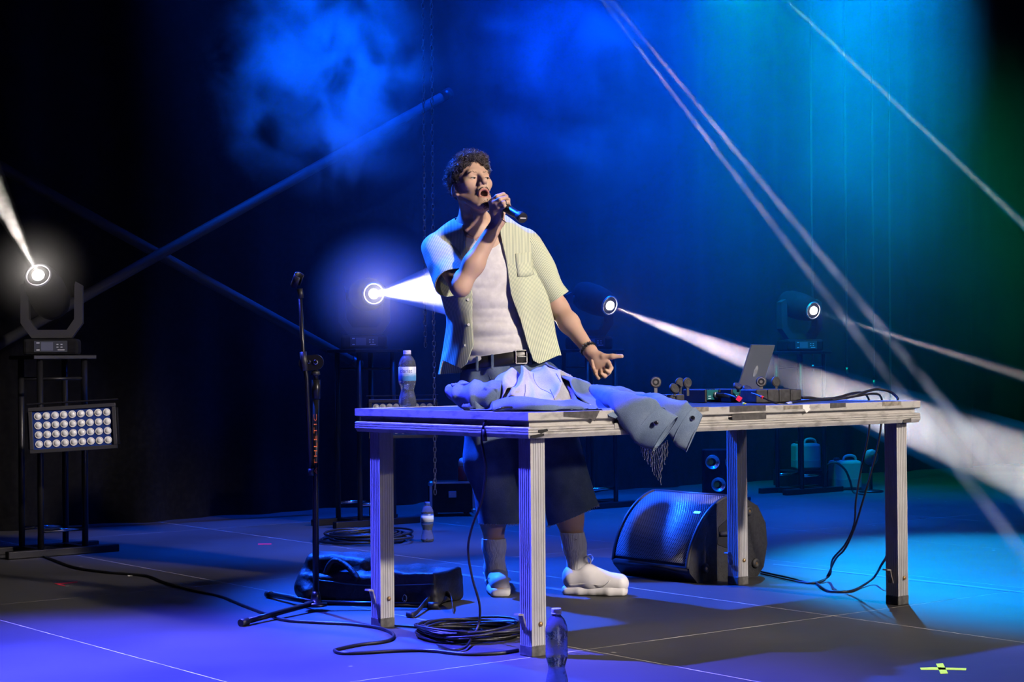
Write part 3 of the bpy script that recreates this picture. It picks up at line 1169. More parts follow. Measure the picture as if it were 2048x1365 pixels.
ring_on(c2, at(1524, 795, 6.80), at(1532, 798.5, 6.795) - at(1516, 791.5, 6.82), 0.0055, 0.012, new_mat('red_tape', (0.7, 0.02, 0.02), 0.5), 'red_band')
ring_on(c2, at(1577, 808, 6.805), at(1590, 805, 6.85) - at(1565, 808.5, 6.79), 0.0065, 0.032, new_mat('grey_sleeve', (0.4, 0.42, 0.46), 0.4), 'cable_sleeve')
cable([at(1604, 796, 7.02), at(1622, 796, 7.05), at(1640, 799, 7.08), at(1660, 798, 7.10), at(1690, 795, 7.16), at(1716, 789, 7.18), at(1735, 783, 7.22), at(1757, 779, 7.28), at(1780, 784, 7.28), at(1793, 794, 7.26), at(1796, 799, 7.25)], 0.0052, 'thickest black cable arching highest at the table\'s right end')
for i, (lab, pts) in enumerate((
        ('black cable hanging from the table to the floor, farther from the right leg',
         [(1625, 799, 7.06), (1670, 796, 7.12), (1700, 788, 7.18), (1724, 786, 7.28), (1738, 800, 7.36), (1740, 835, 7.40), (1735, 880, 7.42), (1722, 940, 7.46), (1712, 1000, 7.50), (1708, 1050, 7.55), (1690, 1090, 7.60), (1665, 1120, 7.66), (1640, 1150, 7.72)]),
        ('black cable hanging from the table to the floor, nearer the right leg',
         [(1625, 801, 7.05), (1675, 799, 7.11), (1712, 793, 7.17), (1746, 788, 7.26), (1762, 795, 7.33), (1764, 830, 7.37), (1756, 890, 7.39), (1738, 960, 7.42), (1722, 1015, 7.47), (1708, 1060, 7.53), (1690, 1098, 7.58), (1672, 1118, 7.64), (1643, 1153, 7.70)]))):
    cp = [at(*p) for p in pts]
    end = cp[-1]
    fl_pts = [onz(1640 + i * 6, 1163, 0.008), onz(1618 + i * 4, 1166 + i, 0.006), onz(1585, 1158 + i * 4, 0.006), onz(1545, 1149 + i * 4, 0.006), onz(1522, 1144 + i * 4, 0.006)]
    cable(cp[:-1] + [onz(1660 - i * 4, 1150, 0.03)] + fl_pts, 0.0042, lab)
cable([onz(1632, 1166, 0.006), onz(1650, 1180, 0.006), onz(1670, 1184, 0.006), onz(1700, 1183, 0.006), onz(1725, 1172, 0.008), onz(1748, 1155, 0.03), at(1762, 1132, 7.62), at(1775, 1108, 7.60), at(1786, 1060, 7.56), at(1790, 980, 7.5), at(1788, 880, 7.42), at(1783, 850, 7.40)], 0.0052, 'heavy black cable lying in a curve by the right table leg')

# the lead that hangs over the left end of the table down to the coil
edge = tab_side(990, 822)
pA = TM @ Vector((0.10, edge.y + 0.02, TH + 0.012)); pB = TM @ Vector((0.02, edge.y - 0.01, TH + 0.012))
cd = cable([pA, pB, at(978, 832, 6.01), at(967, 852, 6.00), at(963, 880, 6.00), at(967, 905, 6.00), at(972, 945, 6.01), at(964, 1000, 6.04), at(944, 1055, 6.08), at(936, 1100, 6.12), at(944, 1155, 6.16), at(959, 1210, 6.20), at(957, 1250, 6.22), onz(943, 1278, 0.02), onz(930, 1296, 0.010), onz(905, 1300, 0.008), onz(875, 1290, 0.008)], 0.0042, 'black lead hanging over the left table end down to the floor coil')
ring_on(cd, at(969, 871, 5.997), Vector((0.05, 0, -1)), 0.0085, 0.040, mat_black, 'connector')

# coil of cable between the two left legs
coil = thing('cable_coil', 'loose coil of black cable on the floor between the left table legs', 'cable coil', onz(940, 1274, 0.0))
cr_ = random.Random(8)
for k in range(13):
    rx = 0.135 + 0.045 * cr_.random(); ry = 0.135 + 0.045 * cr_.random()
    ox, oy = cr_.uniform(-0.02, 0.02), cr_.uniform(-0.02, 0.02)
    z0 = 0.006 + 0.0035 * k * 0.9
    ph = cr_.uniform(0, 6)
    pts = []
    for i in range(40):
        a = 2 * PI * i / 40
        w = 1 + 0.05 * math.sin(2 * a + ph) + 0.03 * math.sin(3 * a + 2 * ph)
        pts.append((ox + rx * w * math.cos(a) * 1.15, oy + ry * w * math.sin(a), max(0.0055, z0 + 0.007 * math.sin(2 * a + ph * 1.7))))
    MB().tube(pts, 0.0044, 7, True).build('cable_loop', mat_cable, coil)
MB().tube(spline([(-0.06, 0.14, 0.02), (-0.13, 0.22, 0.012), (-0.04, 0.26, 0.012), (0.06, 0.24, 0.02), (0.09, 0.17, 0.03)], 8), 0.0044, 7).build('cable_loop', mat_cable, coil)
for a in (0.2, 3.5):
    MB().box((0, 0, 0), (0.012, 0.05, 0.05), Matrix.Translation((0.17 * math.cos(a), 0.15 * math.sin(a), 0.026)) @ Matrix.Rotation(a, 4, 'Z'), 0.004).build('cable_tie', mat_black, coil)

FC = [(-20, 1096), (60, 1104), (100, 1118), (150, 1136), (210, 1145), (270, 1150), (300, 1154), (330, 1166), (380, 1180), (440, 1193), (480, 1209), (530, 1228), (570, 1241), (640, 1246), (700, 1249), (755, 1256), (783, 1266), (786, 1276), (768, 1284), (720, 1290), (684, 1297), (669, 1302), (685, 1307), (730, 1306), (800, 1302), (860, 1302), (930, 1309), (1000, 1307), (1036, 1301)]
cable([onz(a, b, 0.006) for a, b in FC], 0.0062, 'long black cable winding over the floor from the left light stand to the coil', 6)
cable([onz(a, b, 0.005) for a, b in ((790, 1252), (810, 1253), (840, 1256), (870, 1262), (892, 1270))], 0.0042, 'short black cable end between table leg and coil')


# ------------------------------------------------------------------ microphone stand
mat_tube = new_mat('black_tube', (0.010, 0.010, 0.012), 0.32, 0.3)
mat_chrome = new_mat('chrome', (0.7, 0.7, 0.72), 0.15, 1.0)
mat_orange = new_mat('orange_lettering', (1.0, 0.20, 0.05), 0.5)
ms = thing('microphone_stand', 'empty black boom microphone stand with orange lettering left of the table', 'stand', onz(632, 1222, 0.0))
YS = ms.location.y
mo = Vector(ms.location)


def mloc(px, py, dy=0.0):
    return Vector(at(px, py, YS + dy)) - mo


base_top = mloc(632, 1195)
MB().lathe([(0.046, 0.018), (0.048, 0.022), (0.046, 0.032), (0.022, 0.034), (0.018, 0.06), (0.014, 0.075)], 28).build('hub', new_mat('hub_metal', (0.10, 0.10, 0.11), 0.3, 0.9), ms)
tip = Vector(onz(485, 1247, 0.012)) - mo
for k in range(3):
    a = math.atan2(tip.y, tip.x) + k * 2 * PI / 3
    L_ = math.hypot(tip.x, tip.y)
    e = Vector((math.cos(a) * L_, math.sin(a) * L_, 0.014))
    lg = MB().tube([Vector((math.cos(a) * 0.02, math.sin(a) * 0.02, 0.03)), e], 0.0105, 12).build('leg', mat_tube, ms)
    d = (e - Vector((0, 0, 0.03))).normalized()
    MB().cyl(e - d * 0.03, e + d * 0.012, 0.0145, 0.0135, 14).build('rubber_foot', mat_black, lg)
pole = MB().tube([(0, 0, 0.03), mloc(631, 950), mloc(632, 800)], 0.0125, 16).build('pole', mat_tube, ms)
MB().tube([mloc(632, 798), mloc(632, 760)], 0.0165, 16).build('height_grip', mat_tube, ms)
MB().tube([mloc(632, 760), mloc(631, 738)], 0.0095, 12).build('upper_tube', mat_tube, ms)
MB().lathe([(0.011, 0), (0.019, 0.004), (0.017, 0.016), (0.011, 0.02)], 18, Matrix.Translation(mloc(631, 752))).build('lock_ring', mat_black, ms)
# clutch: a lozenge plate with two bolts
c0, c1_ = mloc(613, 727, -0.012), mloc(632, 725, -0.012)
poly = []
for k in range(24):
    a = 2 * PI * k / 24
    cc = c1_ if math.cos(a) > 0 else c0
    poly.append((cc.x + 0.030 * math.cos(a), cc.z + 0.030 * math.sin(a)))
MB().prism(poly, c0.y - 0.009, c0.y + 0.009).build('clutch', mat_tube, ms)
for c, rr in ((mloc(618, 724, -0.022), 0.008), (c1_ + Vector((0, -0.010, 0)), 0.0105)):
    MB().lathe([(rr, 0), (rr, 0.004), (rr * 0.6, 0.007)], 14, basis(c, (1, 0, 0), (0, 0, 1), (0, -1, 0))).build('clutch_bolt', mat_chrome, ms)
MB().tube([mloc(622, 946, -0.018), mloc(613, 755, -0.018), mloc(606, 705, -0.018), mloc(600, 592, -0.018)], 0.0082, 14).build('boom', mat_tube, ms)
MB().tube([mloc(610, 742, -0.018), mloc(606, 704, -0.018)], 0.0135, 14).build('boom_clamp', mat_black, ms)
MB().cyl(mloc(622, 938, -0.018), mloc(622, 952, -0.018), 0.011, 0.011, 12).build('boom_cap', mat_black, ms)
clip_o = MB().tube([mloc(602, 597, -0.018), mloc(600, 578, -0.018)], 0.011, 12).build('swivel', mat_black, ms)
cc = mloc(595, 561, -0.018)
axc = Vector((0.35, -0.55, 0.75)).normalized()
vv, ff = [], []
u = axc.cross(Vector((0, 0, 1))).normalized(); w = axc.cross(u)
for i in range(2):
    for k in range(17):
        a = -2.3 + 4.6 * k / 16 - 0.9
        for r in (0.0165, 0.0205):
            p = cc + axc * (-0.026 + 0.052 * i) + (u * math.cos(a) + w * math.sin(a)) * r
            vv.append(tuple(p))
for k in range(16):
    b0 = k * 2
    ff += [(b0, b0 + 2, 34 + b0 + 2, 34 + b0), (b0 + 1, 34 + b0 + 1, 34 + b0 + 3, b0 + 3), (b0, b0 + 1, b0 + 3, b0 + 2), (34 + b0, 34 + b0 + 2, 34 + b0 + 3, 34 + b0 + 1)]
ff += [(0, 34, 35, 1), (32, 33, 67, 66)]
MB().add(vv, ff, True).build('microphone_clip', mat_black, ms)
me = text_mesh('ATHLETIC', 0.030, 0.0, 1.25)
zc = (mloc(631, 889)).z
xs = [v.co.x for v in me.vertices]
k_ = 0.236 / (max(xs) - min(xs)); xm = (max(xs) + min(xs)) / 2
pc = mloc(631, 889)
for v in me.vertices:
    a = -PI / 2 + 0.15 - v.co.y / 0.0150 * 0.62
    v.co = (pc.x + 0.0146 * math.cos(a), pc.y + 0.0146 * math.sin(a), zc + (v.co.x - xm) * k_)
link('lettering', me, mat_orange, pole)

# ------------------------------------------------------------------ soft bag behind the stand
mat_bag = noise_col(new_mat('black_nylon', rough=0.55), (0.010, 0.010, 0.013), (0.022, 0.022, 0.026), 25, 5, 0.4, 0.6, 'Object', None, None, 0.4, 60)
bl, br_ = fl(592, 1200), fl(872, 1216)
bx = (br_ - bl) / np.linalg.norm(br_ - bl); by = V(-bx[1], bx[0], 0)
bag = Solid()
Rb = np.array([bx, by, V(0, 0, 1)]).T


def bp(x, y, z):
    return bl + bx * x + by * y + V(0, 0, z)


Lb = np.linalg.norm(br_ - bl)
bag.box(bp(Lb * 0.5, 0.13, 0.055), (Lb * 0.5, 0.125, 0.055), 0.02, 0.03, 'u', Rb)
bag.box(bp(Lb * 0.24, 0.15, 0.12), (Lb * 0.23, 0.10, 0.06), 0.03, 0.05, 'u', Rb)
bag.box(bp(Lb * 0.80, 0.12, 0.090), (Lb * 0.19, 0.12, 0.045), 0.012, 0.02, 'u', Rb)
bag.cone(bp(0.02, 0.03, 0.05), bp(0.06, 0.0, 0.03), 0.045, 0.035, 0.03)
_b1 = Waves(61, 22, 12); _b2 = Waves(62, 55, 12)
bag.relief = lambda p: _b1(p) * 0.008 + _b2(p) * 0.003
v_, q_ = bag.mesh(0.007)
v_[:, 2] = np.maximum(v_[:, 2], 0.002)
bago = thing('equipment_bag', 'black soft equipment bag lying behind the microphone stand', 'bag')
link('shell', np_mesh('shell', v_, q_), mat_bag, bago)


def on_bag(px, py):
    return on_solid(bag, px, py, 6.7, 7.6)


hpts = [on_bag(652, 1148), on_bag(660, 1136) + V(0, -0.01, 0.012), on_bag(672, 1132) + V(0, -0.015, 0.022), on_bag(692, 1140) + V(0, -0.015, 0.02), on_bag(706, 1150) + V(0, -0.01, 0.012), on_bag(716, 1160)]
MB().tube(spline(hpts, 6), 0.013, 8).build('carry_handle', mat_bag, bago)
MB().tube(spline([on_bag(636, 1161) + V(0, -0.002, 0), on_bag(660, 1164) + V(0, -0.003, 0), on_bag(720, 1171) + V(0, -0.003, 0), on_bag(800, 1171) + V(0, -0.003, 0), on_bag(868, 1169) + V(0, -0.003, 0)], 6), 0.0028, 6).build('zip', new_mat('zip_teal', (0.03, 0.12, 0.14), 0.4), bago)
mb = MB()
hk = on_bag(811, 1196) + V(0, -0.02, 0)
for k in range(3):
    c = Vector(hk) + Vector((-0.002 + 0.002 * k, -0.004 * k, -0.022 * k))
    R2 = Matrix.Rotation(k * PI / 2, 4, 'Z')
    pts = [c + R2 @ Vector((0.008 * math.cos(a), 0, 0.014 * math.sin(a))) for a in np.linspace(0, 2 * PI, 14, endpoint=False)]
    MB().tube(pts, 0.0022, 6, True).build('snap_hook', mat_chrome, bago)
sp_ = [fl(905, 1228) + V(0, 0, 0.012), fl(900, 1214) + V(0, 0.02, 0.035), fl(880, 1212) + V(0, 0.03, 0.045), fl(855, 1218) + V(0, 0, 0.03), fl(830, 1236) + V(0, 0, 0.012), fl(812, 1236) + V(0, 0, 0.012)]
pts = spline(sp_, 8)
vv, ff = [], []
for p in pts:
    vv += [tuple(p + Vector((0, 0, 0.010))), tuple(p + Vector((0, 0.035, 0.012))), tuple(p + Vector((0, 0.035, -0.006))), tuple(p + Vector((0, 0, -0.008)))]
for i in range(len(pts) - 1):
    for k in range(4):
        ff.append((i * 4 + k, i * 4 + (k + 1) % 4, i * 4 + 4 + (k + 1) % 4, i * 4 + 4 + k))
ff += [(3, 2, 1, 0), tuple(len(vv) - 4 + k for k in range(4))]
MB().add(vv, ff, True).build('shoulder_strap', mat_bag, bago)

# ------------------------------------------------------------------ monitor wedge
mat_cab = noise_col(new_mat('black_cabinet', rough=0.6), (0.010, 0.010, 0.012), (0.020, 0.020, 0.023), 60, 3, 0.4, 0.6, 'Object', None, None, 0.3, 250)
wo = onz(1395, 1167, 0.0)                 # front right bottom corner
WA, WB = AX, BX
Ww = 0.50
wed = thing('monitor_wedge', 'black stage monitor speaker with a curved grille behind the table', 'speaker')
wed.matrix_world = basis(wo, WA, WB, (0, 0, 1))
curve = [(-0.050, 0.062), (-0.040, 0.115), (-0.015, 0.180), (0.030, 0.250), (0.085, 0.305), (0.150, 0.345), (0.205, 0.362)]
cpts = spline([(x, 0, z) for x, z in curve], 4)
prof = [(0.0, 0.0), (-0.045, 0.045)] + [(p.x, p.z) for p in cpts] + [(0.30, 0.352), (0.375, 0.315), (0.425, 0.235), (0.435, 0.14), (0.41, 0.04), (0.37, 0.0)]
MB().prism(prof, 0.0, Ww).build('cabinet', mat_cab, wed)
mat_grille = new_mat('perforated_grille', (0.020, 0.020, 0.024), 0.42, 0.4)
_tc = nd(mat_grille, 'ShaderNodeTexCoord')
_mp = nd(mat_grille, 'ShaderNodeMapping'); _mp.inputs['Scale'].default_value = (120, 120, 1); _mp.inputs['Rotation'].default_value = (0, 0, PI / 4)
lk(mat_grille, _tc.outputs['UV'], _mp.inputs[0])
_vo = nd(mat_grille, 'ShaderNodeTexVoronoi'); _vo.inputs['Randomness'].default_value = 0.0; _vo.inputs['Scale'].default_value = 1.0
lk(mat_grille, _mp.outputs[0], _vo.inputs['Vector'])
_rr = nd(mat_grille, 'ShaderNodeValToRGB')
_rr.color_ramp.elements[0].position = 0.28; _rr.color_ramp.elements[0].color = (0.002, 0.002, 0.002, 1)
_rr.color_ramp.elements[1].position = 0.40; _rr.color_ramp.elements[1].color = (0.36, 0.36, 0.38, 1)
lk(mat_grille, _vo.outputs['Distance'], _rr.inputs[0]); lk(mat_grille, _rr.outputs[0], P(mat_grille).inputs['Base Color'])
_bb = nd(mat_grille, 'ShaderNodeBump'); _bb.inputs['Strength'].default_value = 0.6; _bb.inputs['Distance'].default_value = 0.003
lk(mat_grille, _vo.outputs['Distance'], _bb.inputs['Height']); lk(mat_grille, _bb.outputs[0], P(mat_grille).inputs['Normal'])
vv, ff, uv = [], [], []
gp = cpts[2:-1]
n = len(gp)
ln = 0
for i, p in enumerate(gp):
    if i:
        ln += (gp[i] - gp[i - 1]).length
    t_ = (gp[min(i + 1, n - 1)] - gp[max(i - 1, 0)]).normalized()
    nn = Vector((-t_.z, 0, t_.x))
    for y in (0.022, Ww - 0.022):
        vv.append(tuple(p + nn * 0.004 + Vector((0, y, 0)))); uv.append((y, ln))
for i in range(n - 1):
    ff.append((i * 2, i * 2 + 1, i * 2 + 3, i * 2 + 2))
g_ = MB().add(vv, ff, True).build('grille', mat_grille, wed)
ul = g_.data.uv_layers.new(name='UVMap')
for lp in g_.data.loops:
    ul.data[lp.index].uv = uv[lp.vertex_index]
so = g_.modifiers.new('thickness', 'SOLIDIFY'); so.thickness = 0.003
mat_rim = new_mat('rim_paint', (0.03, 0.03, 0.034), 0.4)
for y in (0.009, Ww - 0.009):
    MB().tube([(p.x - 0.003, y, p.z + 0.003) for p in cpts], 0.010, 8).build('edge_rim', mat_rim, wed)
for p in (cpts[0], cpts[-1]):
    MB().tube([(p.x - 0.002, 0.009, p.z + 0.002), (p.x - 0.002, Ww - 0.009, p.z + 0.002)], 0.010, 8).build('edge_rim', mat_rim, wed)
bd = gp[int(n * 0.62)]
MB().box((0, 0, 0), (0.012, 0.040, 0.003), Matrix.Translation((bd.x - 0.006, 0.065, bd.z + 0.006)) @ Matrix.Rotation(-0.75, 4, 'Y')).build('badge', new_mat('badge_silver', (0.6, 0.62, 0.66), 0.3, 0.8), wed)
for x, z in ((0.045, 0.060), (0.355, 0.060), (0.315, 0.295)):
    f_ = MB().lathe([(0.022, 0), (0.022, 0.006), (0.017, 0.012), (0.008, 0.012), (0.007, 0.007)], 20, basis((x, 0, z), (1, 0, 0), (0, 0, 1), (0, -1, 0))).build('rubber_foot', mat_rubber, wed)
    MB().lathe([(0.006, 0.007), (0.006, 0.011)], 10, basis((x, 0, z), (1, 0, 0), (0, 0, 1), (0, -1, 0))).build('screw', mat_brass, f_)
hnd = [(0.12, 0.16), (0.13, 0.235), (0.19, 0.27), (0.24, 0.235), (0.245, 0.16), (0.19, 0.135)]
MB().prism(hnd, -0.003, 0.002).build('handle_cup', new_mat('deep_black', (0.003, 0.003, 0.004), 0.8), wed)
MB().tube([(0.13, -0.008, 0.205), (0.24, -0.008, 0.205)], 0.011, 10).build('handle_bar', mat_cab, wed)


# ------------------------------------------------------------------ lighting rig at the back
mat_case = noise_col(new_mat('dark_fixture_plastic', rough=0.8, spec=0.1), (0.006, 0.006, 0.007), (0.011, 0.011, 0.013), 30, 3)
mat_yoke = new_mat('grey_fixture_shell', (0.020, 0.020, 0.024), 0.55)
mat_panel = new_mat('display_glass', (0.05, 0.055, 0.07), 0.2)
mat_btn = new_mat('display_print', (0.45, 0.47, 0.52), 0.5)
mat_ring = new_mat('lens_ring', (0.55, 0.56, 0.62), 0.2, 0.7)
mat_lens = new_mat('lens_glass', (0.9, 0.93, 1.0), 0.05, 0, 0.5, Transmission_Weight=1.0, IOR=1.2)


def lamp_mat(name, col, strength):
    m = new_mat(name, col, 0.4)
    P(m).inputs['Emission Color'].default_value = (*col, 1)
    P(m).inputs['Emission Strength'].default_value = strength
    return m


mat_hot = lamp_mat('lit_lamp', (1.0, 0.93, 0.84), 40.0)

U_OUT = [(-0.155, 0.36), (-0.155, 0.165), (-0.100, 0.088), (0.100, 0.088), (0.155, 0.165), (0.155, 0.36), (0.120, 0.38), (0.115, 0.36), (0.112, 0.185), (0.075, 0.130), (-0.075, 0.130), (-0.112, 0.185), (-0.115, 0.36), (-0.120, 0.38)]


def moving_head(lens, aim, label, group, rz, base_dx=0.0):
    """lens: world position of the front glass; aim: unit direction of the light"""
    aim = Vector(aim).normalized()
    piv = Vector(lens) - aim * 0.17
    t = thing('moving_head_light', label, 'stage light', (piv.x + base_dx, piv.y, piv.z - 0.33), rz, group)
    inv = t.matrix_basis.inverted()
    MB().box((0, 0, 0.042), (0.275, 0.26, 0.084), None, 0.016).build('base', mat_case, t)
    pn = MB().box((0, -0.131, 0.044), (0.165, 0.004, 0.058), None, 0.001).build('display', mat_panel, t)
    for x in (-0.058, -0.052):
        pass
    MB().box((-0.062, -0.134, 0.062), (0.016, 0.001, 0.006)).build('print_mark', mat_btn, pn)
    MB().box((-0.062, -0.134, 0.026), (0.016, 0.001, 0.006)).build('print_mark', mat_btn, pn)
    MB().box((0.052, -0.134, 0.026), (0.034, 0.001, 0.005)).build('print_mark', mat_btn, pn)
    for k in range(4):
        MB().box((0.034 + 0.020 * (k % 2), -0.134, 0.040 + 0.014 * (k // 2)), (0.010, 0.001, 0.005)).build('button', mat_btn, pn)
    MB().box((-0.018, -0.1335, 0.044), (0.060, 0.001, 0.044)).build('screen', new_mat('screen_dim', (0.10, 0.11, 0.16), 0.3), pn)
    MB().prism(U_OUT, -0.055, 0.055).build('yoke', mat_yoke, t)
    M = inv @ (Matrix.Translation(piv) @ aim.to_track_quat('Z', 'Y').to_matrix().to_4x4())
    hd_ = MB().lathe([(0.055, -0.16), (0.085, -0.15), (0.098, -0.10), (0.100, 0.02), (0.092, 0.09), (0.076, 0.155), (0.066, 0.160)], 28, M).build('head', mat_case, t)
    MB().lathe([(0.060, 0.150), (0.066, 0.152), (0.066, 0.168), (0.060, 0.170), (0.056, 0.166), (0.056, 0.150)], 32, M, True, False).build('lens_ring', mat_ring, hd_)
    MB().lathe([(0.056, 0.158), (0.05, 0.163), (0.03, 0.168), (0.004, 0.170)], 28, M).build('lens', mat_lens, hd_)
    MB().lathe([(0.030, 0.1615), (0.028, 0.1740), (0.004, 0.1765)], 20, M).build('lamp', mat_hot, hd_)
    for s in (-1, 1):
        MB().cyl((0.112 * s, 0, 0.33), (0.096 * s, 0, 0.33), 0.03, 0.03, 16).build('pivot', mat_case, t)
    return t


mat_post = new_mat('black_steel_post', (0.02, 0.02, 0.024), 0.35, 0.5)


def tower(base, top_z, label, w=0.24, d=0.24):
    t = thing('light_tower', label, 'stand', (base[0], base[1], 0), SA, 'black towers carrying the moving heads')
    for sx_ in (-1, 1):
        for sy in (-1, 1):
            MB().tube([(sx_ * w / 2, sy * d / 2, 0.03), (sx_ * w / 2, sy * d / 2, top_z - 0.02)], 0.016, 10).build('post', mat_post, t)
    MB().box((0, 0, top_z - 0.011), (w + 0.10, d + 0.08, 0.02), None, 0.003).build('top_plate', mat_post, t)
    for sy in (-1, 1):
        MB().box((0, sy * d / 2, 0.020), (0.60, 0.045, 0.038), None, 0.004).build('foot_bar', mat_post, t)
        MB().tube([(-w / 2, sy * d / 2, 0.13), (w / 2, sy * d / 2, 0.13)], 0.010, 8).build('cross_bar', mat_chrome, t)
        MB().tube([(-w / 2, sy * d / 2, top_z - 0.12), (w / 2, sy * d / 2, top_z - 0.12)], 0.008, 8).build('cross_bar', mat_post, t)
    for sx_ in (-1, 1):
        MB().box((sx_ * w / 2, 0, 0.025), (0.04, d, 0.03)).build('foot_rail', mat_post, t)
    return t


_lensm = MB().lathe([(0.0185, 0.0), (0.0185, 0.004), (0.0165, 0.006), (0.0150, 0.004), (0.013, 0.0045), (0.010, 0.010), (0.005, 0.0125), (0.001, 0.013)], 16).mesh('lens')
_lensm.materials.append(new_mat('led_lens', (0.80, 0.81, 0.85), 0.2, 0.1))


def led_panel(c, right, up, W_, H_, label, nx=9, ny=4):
    right = Vector(right).normalized(); up = Vector(up).normalized()
    nrm = right.cross(up).normalized()           # towards the viewer
    t = thing('led_panel', label, 'led panel', (0, 0, 0), 0, 'led wash panels')
    t.matrix_world = basis(c, right, up, nrm)
    b = 0.018
    for cc, s in (((0, H_ / 2 - b / 2, 0), (W_, b, 0.03)), ((0, -H_ / 2 + b / 2, 0), (W_, b, 0.03)), ((-W_ / 2 + b / 2, 0, 0), (b, H_ - 2 * b, 0.03)), ((W_ / 2 - b / 2, 0, 0), (b, H_ - 2 * b, 0.03))):
        MB().box(cc, s, None, 0.002).build('frame_bar', mat_yoke, t)
    MB().box((0, 0, -0.045), (W_ - 0.01, H_ - 0.01, 0.08), None, 0.01).build('housing', mat_case, t)
    MB().box((0, 0, -0.002), (W_ - 2 * b, H_ - 2 * b, 0.004)).build('face_plate', new_mat('face_plate_blue_reflection', (0.02, 0.045, 0.22), 0.2), t)  # blue reflection on the plate put into its base colour
    for j in range(ny):
        for i in range(nx):
            x = (i - (nx - 1) / 2) * (W_ - 2 * b - 0.01) / nx; y = (j - (ny - 1) / 2) * (H_ - 2 * b - 0.005) / ny
            link('lens', _lensm, None, t, Matrix.Translation((x, y, 0.0)))
    for s in (-1, 1):
        MB().box((s * (W_ / 2 + 0.006), 0, -0.03), (0.006, H_ * 0.8, 0.03)).build('side_bracket', mat_post, t)
    MB().box((0, H_ / 2 + 0.02, -0.05), (W_ + 0.02, 0.006, 0.05)).build('top_bracket', mat_post, t)
    return t


FIX_B = 8.9
L1 = onb(76, 550, 8.67); L2 = onb(748, 588, FIX_B); L3 = onb(1221, 612, FIX_B); L4 = onb(1628, 622, FIX_B)
aim1 = (Vector(at(-40, 320, 8.2)) - L1).normalized()
aim2 = (Vector((0.12, 7.62, 1.315)) - L2).normalized()
aim3 = (Vector(at(2120, 960, 9.0)) - L3).normalized()
aim4 = (Vector(at(2120, 775, 11.0)) - L4).normalized()
GRP = 'moving heads on the rear towers'
TOWERS = (
    (L1, aim1, 'moving head at the left edge shining up over the led panel', 'tower under the leftmost moving head, carrying the big led panel', 0.18, 0.03),
    (L2, aim2, 'moving head with grey yoke shining at the singer\'s back', 'tower of the moving head between microphone stand and singer', 0.05, -0.02),
    (L3, aim3, 'moving head right of the singer\'s elbow, its beam crossing behind the laptop', 'tower of the moving head right of the singer', 0.15, -0.04),
    (L4, aim4, 'moving head farthest right above the table, with a thin beam', 'tower of the rightmost moving head', 0.2, 0.0))
for l_, a_, lab1, lab2, rz_, dx_ in TOWERS:
    mh_ = moving_head(l_, a_, lab1, GRP, rz_, dx_)
    tower((mh_.location.x, mh_.location.y + 0.0), mh_.location.z, lab2)

pc = at(146, 857, 8.75)
rt = (at(229, 851.5, 8.78) - at(62, 862, 8.72)).normalized()
led_panel(pc, rt, Vector((0.02, 0.06, 1)).normalized() - rt * Vector((0.02, 0.06, 1)).normalized().dot(rt), 0.415, 0.222, 'wide led panel of four rows of round lenses on the left tower')
pc = at(806, 838, 10.25)
led_panel(pc, (1, 0.1, 0), (0, 0, 1), 0.39, 0.222, 'led panel mostly hidden behind the table\'s left end')

# floor blinder: two by two lamps
bo = onz(1452, 1002, 0.0)
bl_ = thing('blinder_light', 'black four-lamp blinder standing on the floor behind the monitor wedge', 'stage light', bo, 0.05)
MB().box((0, 0.06, 0.19), (0.30, 0.10, 0.33), None, 0.01).build('housing', mat_case, bl_)
mat_dish = new_mat('reflector_dish', (0.72, 0.72, 0.74), 0.25, 0.8)
mat_cob = new_mat('yellow_led_chip', (0.80, 0.62, 0.05), 0.5)
for j, zz in enumerate((0.265, 0.11)):
    for i, xx in enumerate((-0.062, 0.075)):
        c = Vector(at(1425 + 12 * j + 40 * i, 925 + 45 * j, bo.y - 0.01)) - bo
        M = basis((c.x, -0.006, c.z), (1, 0, 0), (0, 0, 1), (0, -1, 0))
        ds = MB().lathe([(0.020, -0.020), (0.036, -0.010), (0.047, 0.003), (0.050, 0.004), (0.050, 0.0), (0.04, -0.02)], 24, M, True, False).build('reflector', mat_dish, bl_)
        MB().lathe([(0.022, -0.019), (0.016, -0.012), (0.004, -0.010)], 16, M @ Matrix.Translation((-0.010, 0, 0))).build('lamp_chip', mat_cob, ds)
MB().box((0, 0.06, 0.012), (0.34, 0.16, 0.024), None, 0.004).build('floor_bracket', mat_post, bl_)

# crossed bracing tubes
mat_brace = new_mat('grey_brace_tube', (0.022, 0.023, 0.028), 0.7, 0.0)
for pts, lab in ((((-60, 300), (720, 732)), 'long grey brace slanting down to the right behind the left lights'),
                 (((-80, 732), (900, 185)), 'long grey brace slanting up to the right behind the left lights')):
    off = 9.62 if pts[0][1] == 300 else 9.50
    p, q = onb(*pts[0], off), onb(*pts[1], off)
    d = (q - p).normalized()
    br = thing('brace_tube', lab, 'brace', p)
    MB().tube([(0, 0, 0), q - p], 0.031, 14).build('tube', mat_brace, br)
    for e, s in ((Vector((0, 0, 0)), 1), (q - p, -1)):
        MB().cyl(e, e + d * 0.08 * s, 0.036, 0.036, 14).build('end_coupler', mat_post, br)

# chains and rigging lines
mat_chain = new_mat('chain_steel', (0.22, 0.21, 0.22), 0.35, 0.9)


